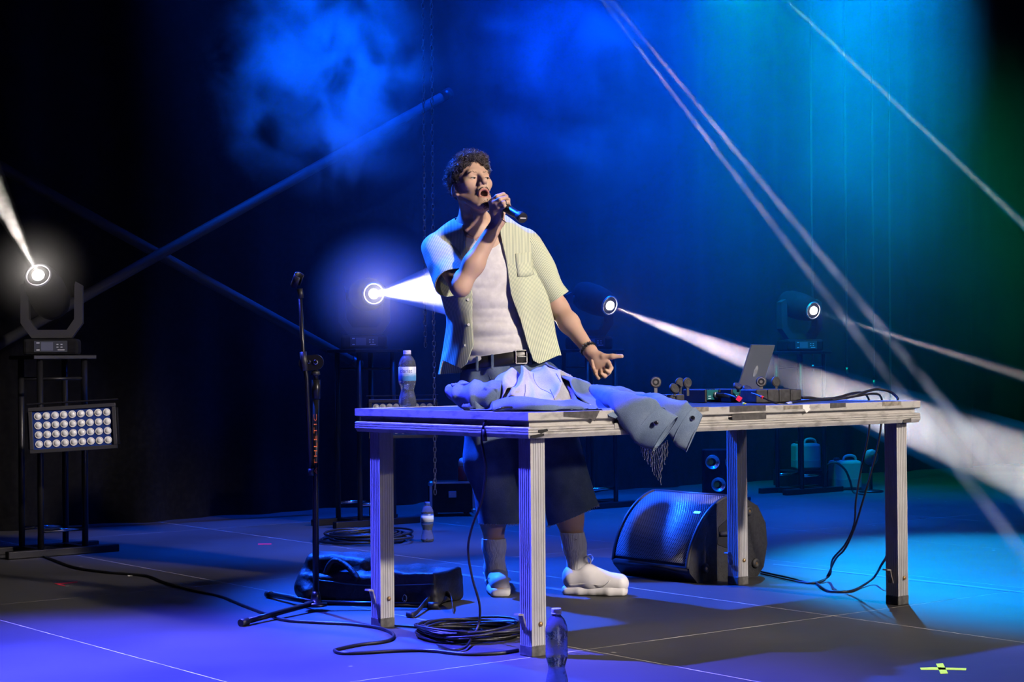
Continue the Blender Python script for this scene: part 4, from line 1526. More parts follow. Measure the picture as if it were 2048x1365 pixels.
def chain(px, py0, py1, b, label):
    top_, bot = onb(px, py0, b), onb(px, py1, b)
    o = thing('hoist_chain', label, 'chain', (top_.x, top_.y, bot.z))
    mb = MB()
    n = int((top_.z - bot.z) / 0.030)
    for k in range(n):
        z = k * 0.030
        R2 = Matrix.Translation((0, 0, z)) @ Matrix.Rotation((k % 2) * PI / 2 + 0.4, 4, 'Z')
        pts = [R2 @ Vector((0.008 * math.cos(a), 0, 0.018 * math.sin(a))) for a in np.linspace(0, 2 * PI, 8, endpoint=False)]
        mb.tube(pts, 0.0028, 4, True)
    c = mb.build('links', mat_chain, o)
    c['kind'] = 'stuff'


chain(845, -60, 690, 8.3, 'shorter of the two steel chains hanging left of the singer')
chain(862, -60, 985, 8.3, 'longer of the two steel chains hanging left of the singer')
mat_line = new_mat('rigging_line', (0.03, 0.033, 0.04), 0.6, 0.0)
for px, y0, y1, lab in ((1620, -60, 730, 'leftmost of the four thin rigging lines at the right back'), (1688, -60, 735, 'second rigging line from the left at the right back'),
                        (1742, -60, 760, 'third rigging line from the left at the right back'), (1776, -60, 940, 'rightmost of the four thin rigging lines at the right back')):
    p, q = onb(px, y0, 9.4), onb(px + 6, y1, 9.4)
    o = MB().tube([p, q], 0.008, 8).build('rigging_line', mat_line)
    tag(o, lab, 'cable')
    MB().cyl(q, q - Vector((0, 0, 0.05)), 0.012, 0.009, 8).build('line_hook', mat_chain, o)

# cases, cans and odds and ends at the back
mat_edge = new_mat('case_edge_alu', (0.5, 0.5, 0.52), 0.35, 0.9)
co = onz(905, 1034, 0.0)
fc = thing('flight_case', 'small black flight case with metal corners on the floor behind the singer\'s leg', 'case', co, 0.12)
Wc, Dc, Hc_ = 0.27, 0.25, 0.19
MB().box((0, Dc / 2, Hc_ / 2 + 0.025), (Wc, Dc, Hc_), None, 0.004).build('box', mat_case, fc)
for sx_ in (-1, 1):
    MB().box((sx_ * Wc / 2, 0, Hc_ / 2 + 0.025), (0.016, 0.016, Hc_)).build('edge_strip', mat_edge, fc)
    MB().sphere((sx_ * Wc / 2, 0.004, 0.035), 0.018, 8).build('ball_corner', mat_edge, fc)
    MB().sphere((sx_ * Wc / 2, 0.004, Hc_ + 0.018), 0.018, 8).build('ball_corner', mat_edge, fc)
    for y in (0.03, Dc - 0.03):
        MB().cyl((sx_ * 0.1 - 0.01, y, 0.014), (sx_ * 0.1 + 0.01, y, 0.014), 0.014, 0.014, 12).build('wheel', mat_black, fc)
MB().box((0, 0, Hc_ + 0.024), (Wc, 0.014, 0.012)).build('edge_strip', mat_edge, fc)
MB().box((0, -0.004, 0.14), (0.05, 0.008, 0.04), None, 0.003).build('latch', mat_edge, fc)
pr = onz(926, 974, Hc_ + 0.025)
sc_ = thing('spray_can', 'dark red can with white cap standing on the flight case', 'can', (co.x + 0.065, co.y + 0.12, Hc_ + 0.0255))
MB().lathe([(0.030, 0), (0.032, 0.004), (0.032, 0.085), (0.028, 0.095)], 20).build('body', new_mat('dark_red_can', (0.35, 0.02, 0.03), 0.4), sc_)
MB().lathe([(0.026, 0.094), (0.030, 0.096), (0.029, 0.125), (0.022, 0.142), (0.008, 0.148)], 20).build('cap', new_mat('white_cap', (0.75, 0.75, 0.78), 0.4), sc_)

mat_hdpe = new_mat('milky_plastic', (0.26, 0.27, 0.28), 0.4, 0, 0.4, Transmission_Weight=0.15)
mat_fluid = new_mat('fluid_tint', (0.14, 0.17, 0.19), 0.4)


def jerrycan(px, py, W_, H_, label, z0=0.0, rz=0.2):
    o = onz(px, py, z0)
    t = thing('jerrycan', label, 'canister', o, rz, 'milky plastic canisters at the right back')
    MB().box((0, 0, H_ * 0.42), (W_, W_ * 0.72, H_ * 0.84), None, 0.02).build('body', mat_hdpe, t)
    MB().box((0, 0, H_ * 0.20), (W_ * 1.01, W_ * 0.73, H_ * 0.38), None, 0.02).build('fluid', mat_fluid, t)
    MB().lathe([(0.022, H_ * 0.83), (0.022, H_ * 0.90), (0.019, H_ * 0.915)], 16, Matrix.Translation((-W_ * 0.3, 0, 0))).build('cap', mat_black, t)
    MB().tube(spline([(-W_ * 0.05, 0, H_ * 0.82), (0, 0, H_ * 0.94), (W_ * 0.18, 0, H_ * 0.98), (W_ * 0.36, 0, H_ * 0.94), (W_ * 0.42, 0, H_ * 0.82)], 5), 0.010, 8).build('grip', mat_hdpe, t)
    return t


jerrycan(1690, 980, 0.215, 0.26, 'milky plastic canister standing on the floor at the right back')
crate = thing('black_crate', 'low black crate at the right back under a canister', 'crate', onz(1612, 972, 0.0), 0.2)
for x in (-0.2, 0.2):
    MB().box((x, 0, 0.06), (0.02, 0.3, 0.12)).build('side', mat_case, crate)
for y in (-0.15, 0.15):
    MB().box((0, y, 0.06), (0.40, 0.02, 0.12)).build('side', mat_case, crate)
MB().box((0, 0, 0.114), (0.42, 0.32, 0.012)).build('lid', mat_case, crate)
jc = jerrycan(1612, 950, 0.20, 0.245, 'milky plastic canister on the black crate behind the tower post', 0.12)
jc.location = (crate.location.x, crate.location.y, 0.1205)
o = MB().tube(spline([at(1655, 930, 13.0), at(1672, 926, 12.97), at(1690, 940, 12.97), at(1700, 962, 13.0), onz(1708, 986, 0.006), onz(1730, 990, 0.006)], 8), 0.008, 8).build('hose', mat_cable)
tag(o, 'thin black hose bent down in front of the standing canister', 'hose')
wl = thing('work_lamp', 'small round lamp on a short stand beside the right table leg at the back', 'lamp', onz(1742, 985, 0.0))
MB().tube([(0, 0, 0.01), (0, 0, 0.20)], 0.012, 10).build('stem', mat_post, wl)
MB().lathe([(0.09, 0), (0.09, 0.012), (0.03, 0.02)], 20).build('foot', mat_post, wl)
MB().lathe([(0.035, -0.012), (0.055, 0.0), (0.052, 0.02), (0.036, 0.05), (0.012, 0.062)], 24, basis((0, 0, 0.25), (1, 0, 0), (0, 0, 1), (0, -0.8, 0.6)).copy()).build('shade', new_mat('pale_shade', (0.16, 0.17, 0.19), 0.5), wl)

# coil of cable on the floor at the back
bc = thing('cable_heap', 'flat heap of coiled cable on the dark floor behind the table', 'cable coil', onz(735, 1083, 0.0))
for k in range(12):
    rx = 0.13 + 0.10 * cr_.random(); ry = rx * (1.0 + 0.25 * cr_.random())
    ph = cr_.uniform(0, 6); ox, oy = cr_.uniform(-0.05, 0.05), cr_.uniform(-0.06, 0.06)
    pts = [(ox + rx * math.cos(a) * (1 + 0.05 * math.sin(3 * a + ph)), oy + ry * math.sin(a), 0.008 + 0.004 * k + 0.004 * math.sin(2 * a + ph)) for a in np.linspace(0, 2 * PI, 36, endpoint=False)]
    MB().tube(pts, 0.0065, 6, True).build('cable_loop', mat_cable, bc)

# tape marks stuck to the floor
def strip(name, pts, mat, parent=None):
    q = [onz(a, b, 0.0) for a, b in pts]
    n = len(q)
    vv = [(p.x, p.y, 0.0003) for p in q] + [(p.x, p.y, 0.0012) for p in q]
    ff = [tuple(reversed(range(n))), tuple(range(n, 2 * n))] + [(i, (i + 1) % n, n + (i + 1) % n, n + i) for i in range(n)]
    return MB().add(vv, ff).build(name, mat, parent)


gx = thing('tape_cross', 'neon yellow-green tape cross on the floor at the lower right', 'tape mark', (0, 0, 0))
mat_neon = new_mat('neon_tape', (0.80, 1.0, 0.03), 0.5)
strip('tape_strip', [(1840, 1337), (1866, 1336), (1900, 1337), (1933, 1338), (1932, 1342), (1900, 1341), (1862, 1341), (1842, 1341)], mat_neon, gx)
strip('tape_strip', [(1872, 1329), (1886, 1328), (1896, 1348), (1881, 1349)], mat_neon, gx)
mat_red = new_mat('red_tape_mark', (0.7, 0.02, 0.06), 0.6)
o = strip('tape_mark', [(516, 1088), (543, 1087.5), (543, 1090), (516, 1090.5)], mat_red); tag(o, 'short red tape strip on the dark floor behind the microphone stand', 'tape mark')
o = strip('tape_mark', [(108, 1168.5), (155, 1164), (155, 1166), (118, 1170), (131, 1172), (130, 1174)], mat_red); tag(o, 'red tape arrow on the floor at the left', 'tape mark')
o = strip('tape_mark', [(255, 1151.5), (265, 1150.5), (265, 1153), (255, 1153.5)], mat_white); tag(o, 'small white tape scrap beside the floor cable', 'tape mark')
o = strip('tape_line', [(826, 1135), (834, 1134.5), (980, 1157), (1136, 1181), (1130, 1184), (960, 1158)], new_mat('pale_floor_tape', (0.16, 0.17, 0.18), 0.6)); tag(o, 'long pale tape line on the floor running to the singer\'s feet', 'tape mark')
o = strip('tape_line', [(1545, 1130), (1548, 1129), (1862, 1163), (2060, 1186), (2055, 1188), (1850, 1165)], new_mat('pale_floor_tape2', (0.22, 0.23, 0.24), 0.6)); tag(o, 'thin pale tape line on the floor behind the right table leg', 'tape mark')


# ------------------------------------------------------------------ the beams
WARM = (1.0, 0.92, 0.82)
COOL = (0.86, 0.90, 1.0)
beam(L1 + aim1 * 0.02, L1 + aim1 * 1.6, 7.0, 1600, WARM, 1.6, 'white beam rising from the moving head at the left edge', 0, None, 9.0)
beam(L2 + aim2 * 0.02, L2 + aim2 * 2.3, 7.5, 5000, WARM, 0.8, 'short broad white beam ending behind the singer')
beam(L3 + aim3 * 0.02, L3 + aim3 * 4.6, 6.0, 6000, WARM, 0.4, 'broad white beam passing behind the laptop', 0, None, 0.9)
beam(L4 + aim4 * 0.02, L4 + aim4 * 3.6, 1.8, 2600, WARM, 0.4, 'thin white beam at the right edge above the table')
b1, b2 = at(1158, -60, 10.6), at(1174, -60, 10.6)
beam(b1, onz(2072, 1141), 0.9, 6500, COOL, 0.5, 'left one of the two parallel pale beams slanting down', 0, None, 2.3)
beam(b2, onz(2160, 1140), 0.9, 8000, COOL, 0.5, 'right one of the two parallel pale beams slanting down', 0, None, 2.3)
beam(at(1510, -60, 10.8), at(2090, 490, 10.4), 0.9, 7000, (0.72, 1.0, 0.92), 0.5, 'thin pale green beam slanting down at the upper right')


# spill of the two nearest lamps in the smoke right in front of them
def spill(p, aim, watts, r, lab):
    ld = bpy.data.lights.new('lamp_spill', 'POINT')
    ld.energy = watts; ld.color = (1.0, 0.90, 0.88); ld.shadow_soft_size = 0.03
    o = bpy.data.objects.new('lamp_spill', ld); COL.objects.link(o)
    o.location = p + aim * 0.05
    puff(p + aim * 0.04, (r, r, r), 0.9, 0.8, 3.0, lab, 0.0, 0.25)


spill(L1, aim1, 0.7, 0.30, 'pale glow of smoke round the left moving head lens')
spill(L2, aim2, 1.3, 0.44, 'pale glow of smoke round the lens behind the singer')


# ------------------------------------------------------------------ the singer
mat_skin = new_mat('skin', (0.62, 0.40, 0.30), 0.5, 0, 0.4)
_sp = P(mat_skin)
_sp.inputs['Subsurface Weight'].default_value = 0.08
_sp.inputs['Subsurface Radius'].default_value = (0.02, 0.008, 0.004)
_at = nd(mat_skin, 'ShaderNodeAttribute', attribute_name='lip')
_am = nd(mat_skin, 'ShaderNodeAttribute', attribute_name='mouth')
_ab = nd(mat_skin, 'ShaderNodeAttribute', attribute_name='stubble')
_tc = nd(mat_skin, 'ShaderNodeTexCoord')
_nz = nd(mat_skin, 'ShaderNodeTexNoise'); _nz.inputs['Scale'].default_value = 22; _nz.inputs['Detail'].default_value = 6
lk(mat_skin, _tc.outputs['Object'], _nz.inputs['Vector'])
_m0 = nd(mat_skin, 'ShaderNodeMixRGB'); _m0.inputs[1].default_value = (0.60, 0.37, 0.27, 1); _m0.inputs[2].default_value = (0.68, 0.46, 0.36, 1)
lk(mat_skin, _nz.outputs['Fac'], _m0.inputs[0])
_m3 = nd(mat_skin, 'ShaderNodeMixRGB'); _m3.inputs[2].default_value = (0.20, 0.13, 0.10, 1)
lk(mat_skin, _ab.outputs['Fac'], _m3.inputs[0]); lk(mat_skin, _m0.outputs[0], _m3.inputs[1])
_m1 = nd(mat_skin, 'ShaderNodeMixRGB'); _m1.inputs[2].default_value = (0.50, 0.17, 0.15, 1)
lk(mat_skin, _at.outputs['Fac'], _m1.inputs[0]); lk(mat_skin, _m3.outputs[0], _m1.inputs[1])
_m2 = nd(mat_skin, 'ShaderNodeMixRGB'); _m2.inputs[2].default_value = (0.03, 0.008, 0.008, 1)
lk(mat_skin, _am.outputs['Fac'], _m2.inputs[0]); lk(mat_skin, _m1.outputs[0], _m2.inputs[1])
lk(mat_skin, _m2.outputs[0], _sp.inputs['Base Color'])

# head frame: x to his left, y forward, z up
_yaw, _pit, _rol = math.radians(28), math.radians(20), math.radians(2)
_hf = Vector((math.sin(_yaw) * math.cos(_pit), -math.cos(_yaw) * math.cos(_pit), math.sin(_pit)))
_hx = Vector((math.cos(_yaw), math.sin(_yaw), 0))
_hz = _hf.cross(_hx)
_hx2 = _hx * math.cos(_rol) + _hz * math.sin(_rol)
_hz2 = -_hx * math.sin(_rol) + _hz * math.cos(_rol)
HR = np.array(Matrix((_hx2, _hf, _hz2)).transposed())       # columns are the axes
EYE_MID = A(960, 355, 7.37)
HC = EYE_MID - HR @ V(0, 0.086, 0.0)


def hd(x, y, z):
    return HC + HR @ V(x, y, z)


def hloc(p):
    return (p - HC) @ HR


body = Solid()
RMAT = Matrix([list(r) for r in HR]).to_4x4()
# skull and face
body.ell(hd(0, -0.012, 0.038), (0.075, 0.096, 0.086), 0.01, 'u', RMAT)
body.cone(hd(0, 0.035, -0.015), hd(0, 0.052, -0.082), 0.056, 0.037, 0.03)
for s in (-1, 1):
    body.cone(hd(0.052 * s, 0.0, -0.045), hd(0.020 * s, 0.066, -0.116), 0.019, 0.016, 0.03)
    body.ball(hd(0.043 * s, 0.056, -0.016), 0.021, 0.025)
body.ell(hd(0, 0.074, -0.122), (0.022, 0.018, 0.018), 0.022, 'u', RMAT)
body.cone(hd(-0.034, 0.076, 0.024), hd(0.034, 0.076, 0.024), 0.013, 0.013, 0.02)
for s in (-1, 1):
    body.ell(hd(0.031 * s, 0.100, 0.001), (0.020, 0.017, 0.013), 0.014, 's', RMAT)
    body.ell(hd(0.031 * s, 0.0745, 0.000), (0.0160, 0.0145, 0.0125), 0.005, 'u', RMAT)     # lids round the eye
    body.ell(hd(0.031 * s, 0.090, -0.0035), (0.0130, 0.014, 0.0023), 0.0012, 's', RMAT)     # half-closed slit
    body.cone(hd(0.019 * s, 0.0865, 0.0035), hd(0.043 * s, 0.080, 0.0030), 0.0022, 0.0020, 0.003)
body.cone(hd(0, 0.088, 0.016), hd(0, 0.112, -0.026), 0.0085, 0.0108, 0.010)
body.ball(hd(0, 0.1145, -0.031), 0.0118, 0.008)
for s in (-1, 1):
    body.ball(hd(0.0115 * s, 0.100, -0.034), 0.0085, 0.008)
    body.ball(hd(0.0065 * s, 0.1075, -0.043), 0.0046, 0.002, 's')
body.ell(hd(0, 0.090, -0.055), (0.026, 0.014, 0.012), 0.015, 'u', RMAT)
body.ell(hd(0, 0.084, -0.096), (0.022, 0.012, 0.010), 0.012, 'u', RMAT)
LIP = []
for i in range(14):
    t = 2 * PI * i / 14
    LIP.append(hd(0.021 * math.cos(t), 0.0955 - 0.010 * math.cos(t) ** 2 + (0.003 if math.sin(t) > 0 else -0.004), -0.077 + 0.0165 * math.sin(t)))
for i in range(14):
    body.cone(LIP[i], LIP[(i + 1) % 14], 0.0044, 0.0044, 0.005)
body.ell(hd(0, 0.094, -0.077), (0.0165, 0.034, 0.0125), 0.004, 's', RMAT)
for s in (-1, 1):                                                                       # ears
    ea = Matrix(RMAT) @ Matrix.Rotation(0.30 * s, 4, 'Z') @ Matrix.Rotation(-0.2, 4, 'X')
    body.ell(hd(0.077 * s, -0.010, -0.014), (0.008, 0.0175, 0.029), 0.006, 'u', ea)
    body.ell(hd(0.086 * s, -0.004, -0.010), (0.0065, 0.0095, 0.017), 0.004, 's', ea)
    body.cone(hd(0.081 * s, 0.003, -0.018), hd(0.079 * s, 0.004, -0.008), 0.004, 0.003, 0.003)
    body.ball(hd(0.073 * s, 0.000, -0.038), 0.008, 0.006)
# neck and shoulders
NECK = A(951, 466, 7.49)
body.cone(hd(0, -0.028, -0.045), NECK, 0.050, 0.057, 0.03)
body.cone(hd(0.01, 0.045, -0.085), NECK + V(0, -0.05, 0), 0.026, 0.020, 0.03)
SHR, SHL = A(880, 500, 7.47), A(1050, 494, 7.52)
body.cone(NECK + V(0, 0.01, -0.01), SHR + V(0.02, 0, 0), 0.058, 0.052, 0.05)
body.cone(NECK + V(0, 0.01, -0.01), SHL - V(0.02, 0, 0), 0.058, 0.052, 0.05)
FLAT = (V(0, 1, 0), 0.66)
CHEST, WAIST, HIPC = A(965, 545, 7.50), A(998, 690, 7.50), A(1003, 752, 7.52)
body.cone(A(957, 505, 7.50), CHEST, 0.150, 0.168, 0.05, 'u', FLAT)
body.cone(CHEST, WAIST, 0.168, 0.140, 0.05, 'u', FLAT)
body.cone(WAIST, HIPC, 0.140, 0.158, 0.05, 'u', FLAT)
# clavicles
body.cone(NECK + V(-0.015, -0.062, -0.022), SHR + V(0.02, -0.035, 0.035), 0.010, 0.010, 0.02)
body.cone(NECK + V(0.015, -0.062, -0.022), SHL + V(-0.02, -0.035, 0.035), 0.010, 0.010, 0.02)
# right arm, raised to the microphone
ELR, WRR = A(921, 574, 7.25), A(996, 443, 7.262)
body.cone(SHR, ELR, 0.052, 0.037, 0.03)
body.cone(ELR, ELR + (WRR - ELR) * 0.35, 0.036, 0.040, 0.03)
body.cone(ELR + (WRR - ELR) * 0.35, WRR, 0.041, 0.0255, 0.03)
# left arm, held down and out
ELL, WRL = A(1116, 617, 7.545), A(1180, 703, 7.40)
body.cone(SHL, ELL, 0.050, 0.042, 0.03)
body.cone(ELL, ELL + (WRL - ELL) * 0.35, 0.040, 0.040, 0.03)
body.cone(ELL + (WRL - ELL) * 0.35, WRL, 0.040, 0.026, 0.03)
# right hand closed round the microphone
KN = [A(982, 404, 7.258), A(987, 407, 7.236), A(994, 411, 7.222), A(1001, 417, 7.218)]
for kk in KN:
    body.cone(WRR, kk, 0.020, 0.0112, 0.014)
body.ell((WRR + KN[1] + KN[2]) / 3 + V(0, 0.008, 0), (0.026, 0.018, 0.034), 0.015)
FING = [[KN[0], A(994, 393, 7.236), A(1007, 388.5, 7.246), A(1014, 393, 7.270)],
        [KN[1], A(1000, 399, 7.214), A(1012, 396, 7.228), A(1017.5, 402, 7.256)],
        [KN[2], A(1006, 406, 7.200), A(1016, 405, 7.216), A(1019, 412, 7.245)],
        [KN[3], A(1010, 414, 7.199), A(1018, 415, 7.214), A(1018, 422, 7.240)]]
for f_, r_ in zip(FING, (1.0, 1.05, 1.0, 0.88)):
    body.chain(f_, [0.0098 * r_, 0.0090 * r_, 0.0082 * r_, 0.0070 * r_], 0.004)
body.chain([WRR + V(0.012, 0.015, 0.015), A(1006, 424, 7.292), A(1014, 410, 7.298), A(1017, 399, 7.292)], [0.014, 0.0115, 0.0098, 0.0082], 0.006)
# left hand, palm up, thumb out
KL = [A(1217, 727, 7.342), A(1211, 735, 7.345), A(1203, 740, 7.352), A(1194, 743, 7.362)]
for kk in KL:
    body.cone(WRL, kk, 0.0215, 0.0115, 0.016)
body.ell((WRL + KL[1] * 2) / 3 + V(0, 0.006, 0), (0.034, 0.017, 0.034), 0.015)
body.ell(A(1196, 712, 7.372), (0.024, 0.016, 0.016), 0.015)
body.chain([A(1192, 712, 7.380), A(1206, 713.5, 7.352), A(1225, 713.5, 7.338), A(1243, 713, 7.334)], [0.016, 0.0125, 0.0108, 0.0092], 0.008)
for f_, r_ in zip([[KL[0], A(1222, 737, 7.305), A(1218, 745, 7.284), A(1212, 741, 7.280)],
                   [KL[1], A(1215, 747, 7.306), A(1209, 753, 7.284), A(1203, 748, 7.279)],
                   [KL[2], A(1204, 751, 7.313), A(1197, 756, 7.292), A(1192, 749, 7.286)],
                   [KL[3], A(1191, 748, 7.323), A(1187, 737, 7.305), A(1184, 722, 7.318)]], (1.0, 1.05, 1.0, 0.86)):
    body.chain(f_, [0.0108 * r_, 0.0096 * r_, 0.0086 * r_, 0.0074 * r_], 0.004)
# legs
HPR, HPL = A(965, 775, 7.53), A(1050, 778, 7.51)
KNR, KNL = A(983, 965, 7.50), A(1128, 965, 7.40)
ANR, ANL = A(990, 1138, 7.60), A(1156, 1136, 7.47)
for hp, kn, an in ((HPR, KNR, ANR), (HPL, KNL, ANL)):
    body.cone(hp, kn, 0.082, 0.054, 0.04)
    body.cone(kn, kn + (an - kn) * 0.4 + V(0, 0.02, 0), 0.052, 0.052, 0.04)
    body.cone(kn + (an - kn) * 0.4 + V(0, 0.02, 0), an, 0.052, 0.036, 0.04)
FTR = A(1000, 1180, 7.42)
FTL = A(1230, 1172, 7.43)
body.cone(ANR - V(0, 0, 0.045), FTR, 0.032, 0.028, 0.03)
body.cone(ANL - V(0, 0, 0.04), FTL, 0.032, 0.028, 0.03)

bv, bq = body.mesh(0.0034)
bv = relax(bv, bq, 1, 0.4)
# the head is worked finer and joined on at the neck
NAX = hd(0, -0.028, -0.045) - NECK
NAX /= np.linalg.norm(NAX)
NCUT = NECK + NAX * 0.045
r_ax = np.linalg.norm((bv - NCUT) - np.outer((bv - NCUT) @ NAX, NAX), axis=1)
bv, bt = clip(bv, tri(bq), np.where(np.linalg.norm(bv - HC, axis=1) < 0.26, np.minimum((bv - NCUT) @ NAX, bv[:, 1] - 7.318), -1.0))
hv_, hq_ = body.mesh(0.0021, HC - V(0.15, 0.14, 0.24), HC + V(0.15, 0.15, 0.15))
hv_, ht_ = clip(hv_, tri(hq_), np.maximum(np.maximum(-((hv_ - NCUT) @ NAX) - 0.0008, 7.3185 - hv_[:, 1]), np.linalg.norm(hv_ - HC, axis=1) - 0.23))
bt = np.concatenate([bt, ht_ + len(bv)]); bv = np.concatenate([bv, hv_])
me = np_mesh('person', bv, bt)
hl = hloc(bv)
in_head = np.linalg.norm(hl, axis=1) < 0.2
lipd = np.min([np.linalg.norm(bv - L_, axis=1) for L_ in LIP], axis=0)
set_attr(me, 'lip', np.where(in_head, 1 - sstep(0.006, 0.010, lipd), 0) * 0.8)
md = np.linalg.norm((hl - V(0, 0.094, -0.077)) / V(0.0168, 0.2, 0.0128), axis=1)
set_attr(me, 'mouth', np.where(in_head & (md < 1.02) & (hl[:, 1] < 0.0925), 1.0, 0.0))
beard = np.exp(-(((hl[:, 0]) / 0.045) ** 2 + ((hl[:, 2] + 0.115) / 0.03) ** 2)) * (hl[:, 1] > 0.0)
jawl = sstep(-0.035, -0.085, hl[:, 2]) * (hl[:, 1] > -0.01) * (hl[:, 2] > -0.15)
set_attr(me, 'stubble', np.where(in_head, np.clip(beard * 0.25 + jawl * 0.18, 0, 0.5), 0))
person = link('person', me, mat_skin)
tag(person, 'singer in striped shirt and long denim shorts holding a microphone behind the table', 'person')

# eyes, brows, moustache, goatee
mat_eye = new_mat('eye', (0.40, 0.37, 0.36), 0.15)
mat_iris = new_mat('iris', (0.05, 0.03, 0.02), 0.1)
for s in (-1, 1):
    e = MB().sphere(tuple(hd(0.031 * s, 0.0755, -0.0015)), 0.0120, 10).build('eyeball', mat_eye, person)
    MB().sphere(tuple(hd(0.031 * s + 0.002, 0.0816, -0.0030)), 0.0062, 10).build('iris', mat_iris, e)
mat_hair = noise_col(new_mat('dark_hair', rough=0.30, spec=1.0), (0.035, 0.028, 0.027), (0.09, 0.074, 0.070), 60, 3, 0.35, 0.7)
mat_brow = new_mat('brown_facial_hair', (0.07, 0.04, 0.03), 0.6)
for s in (-1, 1):
    pts = []
    for i in range(9):
        t = -1 + 2 * i / 8
        x_, z_ = 0.031 * s + 0.0135 * t, -0.0035 + 0.0030 * math.sqrt(max(0.0, 1 - t * t))
        k0_ = max(0.0, 1 - (0.0135 * t / 0.0160) ** 2 - (z_ / 0.0125) ** 2)
        pts.append(hd(x_, 0.0745 + 0.0145 * math.sqrt(k0_) + 0.0004, z_))
    MB().tube(pts, 0.0011, 5).build('eyelash', mat_brow, person)
rng = np.random.RandomState(4)


def tufts(name, roots, dirs, length, r, seg=4, curl=0.0, parent=None, mat=None):
    mb = MB()
    for p, d in zip(roots, dirs):
        d = d / np.linalg.norm(d)
        a = np.cross(d, rng.normal(size=3)); a /= np.linalg.norm(a)
        b = np.cross(d, a)
        L_ = length * (0.7 + 0.6 * rng.rand())
        ph = rng.rand() * 6
        pts = []
        for k in range(seg + 1):
            t = k / seg
            w = ph + t * 4.2
            c = curl * L_ * t
            pts.append(p + d * L_ * t * (1 - 0.25 * t) + a * c * math.cos(w) + b * c * math.sin(w))
        mb.tube(pts, r, 5, False, [r * (1 - 0.75 * (k / seg) ** 1.5) for k in range(seg + 1)])
    return tag(mb.build(name, mat or mat_hair, parent), None, None, None, 'stuff')


def face_y(x, z):
    """height of the face surface in the head frame"""
    ys = np.linspace(0.13, 0.03, 60)
    d = body.evaluate(np.array([hd(x, y, z) for y in ys]))
    k = np.argmax(d < 0)
    return ys[k]


for s in (-1, 1):
    ro, di = [], []
    for i in range(120):
        t = rng.rand()
        x = s * (0.011 + 0.037 * t); z = 0.0185 + 0.0065 * math.sin(t * 2.6) - 0.005 * t + rng.normal() * 0.0016
        ro.append(hd(x, face_y(x, z) - 0.001, z)); di.append(HR @ V(s * 0.9, 0.35, 0.25))
    tufts('eyebrow', ro, di, 0.007, 0.0007, 2, 0, person, mat_brow)
ro, di = [], []
for i in range(300):
    t = rng.rand() * 2 - 1
    x = 0.031 * t; z = -0.0490 - 0.024 * abs(t) ** 2.0 + rng.normal() * 0.0018
    ro.append(hd(x, face_y(x, z) - 0.001, z)); di.append(HR @ V(0.8 * t, 0.4, -0.7))
tufts('moustache', ro, di, 0.007, 0.0007, 2, 0, person, mat_brow)
ro, di = [], []
for i in range(330):
    x = rng.normal() * 0.010; z = -0.121 + rng.normal() * 0.008
    ro.append(hd(x, face_y(x, z) - 0.001, z)); di.append(HR @ V(0.3 * x / 0.01, 0.5, -0.8))
tufts('goatee', ro, di, 0.008, 0.0008, 2, 0, person, mat_brow)

# hair: a cap of curls
cap_ = Solid()
cap_.ell(hd(0, -0.018, 0.046), (0.083, 0.103, 0.092), 0.01, 'u', RMAT)
cap_.ell(hd(0, 0.035, 0.098), (0.062, 0.055, 0.032), 0.03, 'u', RMAT)
_wv = Waves(3, 190, 18)
cap_.relief = lambda p: _wv(p) * 0.0035
hv, hq = cap_.mesh(0.0036)
ht = tri(hq)
q = hloc(hv)
# hairline: forehead above the brow, round the temples, behind the ears
line = 0.066 + 0.014 * np.cos(q[:, 0] * 55) - sstep(0.045, 0.075, np.abs(q[:, 0])) * 0.035
front = line - q[:, 2]
side = -(q[:, 2] + 0.002 + 0.010 * np.sin(q[:, 1] * 90))
back = -(q[:, 2] + 0.040)
w_f = sstep(0.015, 0.05, q[:, 1]); w_b = sstep(-0.012, -0.035, q[:, 1])
fld = front * w_f + (1 - w_f) * (side * (1 - w_b) + back * w_b)
hv2, ht2 = clip(hv, ht, fld)
hair = link('hair', np_mesh('hair', hv2, ht2), mat_hair, person)
so = hair.modifiers.new('thickness', 'SOLIDIFY'); so.thickness = 0.006; so.offset = -1
qq = hloc(hv2)
c_ = V(0, -0.018, 0.03)
nrm = qq - c_; nrm /= np.linalg.norm(nrm, axis=1)[:, None]
top = np.where(qq[:, 2] > 0.05)[0]
sel = rng.choice(top, 1300)
dirs = [HR @ (nrm[i] + V(0.35, 0.55, 0.1) * (0.5 + rng.rand()) + rng.normal(size=3) * 0.45) for i in sel]
tufts('curl', [hv2[i] - HR @ nrm[i] * 0.004 for i in sel], dirs, 0.022, 0.0017, 6, 0.42, hair)
low = np.where(qq[:, 2] <= 0.05)[0]
sel = rng.choice(low, 600)
tufts('curl', [hv2[i] - HR @ nrm[i] * 0.003 for i in sel], [HR @ (nrm[i] * 0.7 + V(0, -0.4, -0.4) + rng.normal(size=3) * 0.4) for i in sel], 0.014, 0.0014, 4, 0.35, hair)
sel = [i for i in top if qq[i, 1] > 0.055]
sel = rng.choice(sel, 130)
tufts('fringe_curl', [hv2[i] for i in sel], [HR @ (nrm[i] * 0.5 + V(0, 0.25, -0.5) + rng.normal(size=3) * 0.3) for i in sel], 0.024, 0.0017, 6, 0.35, hair)

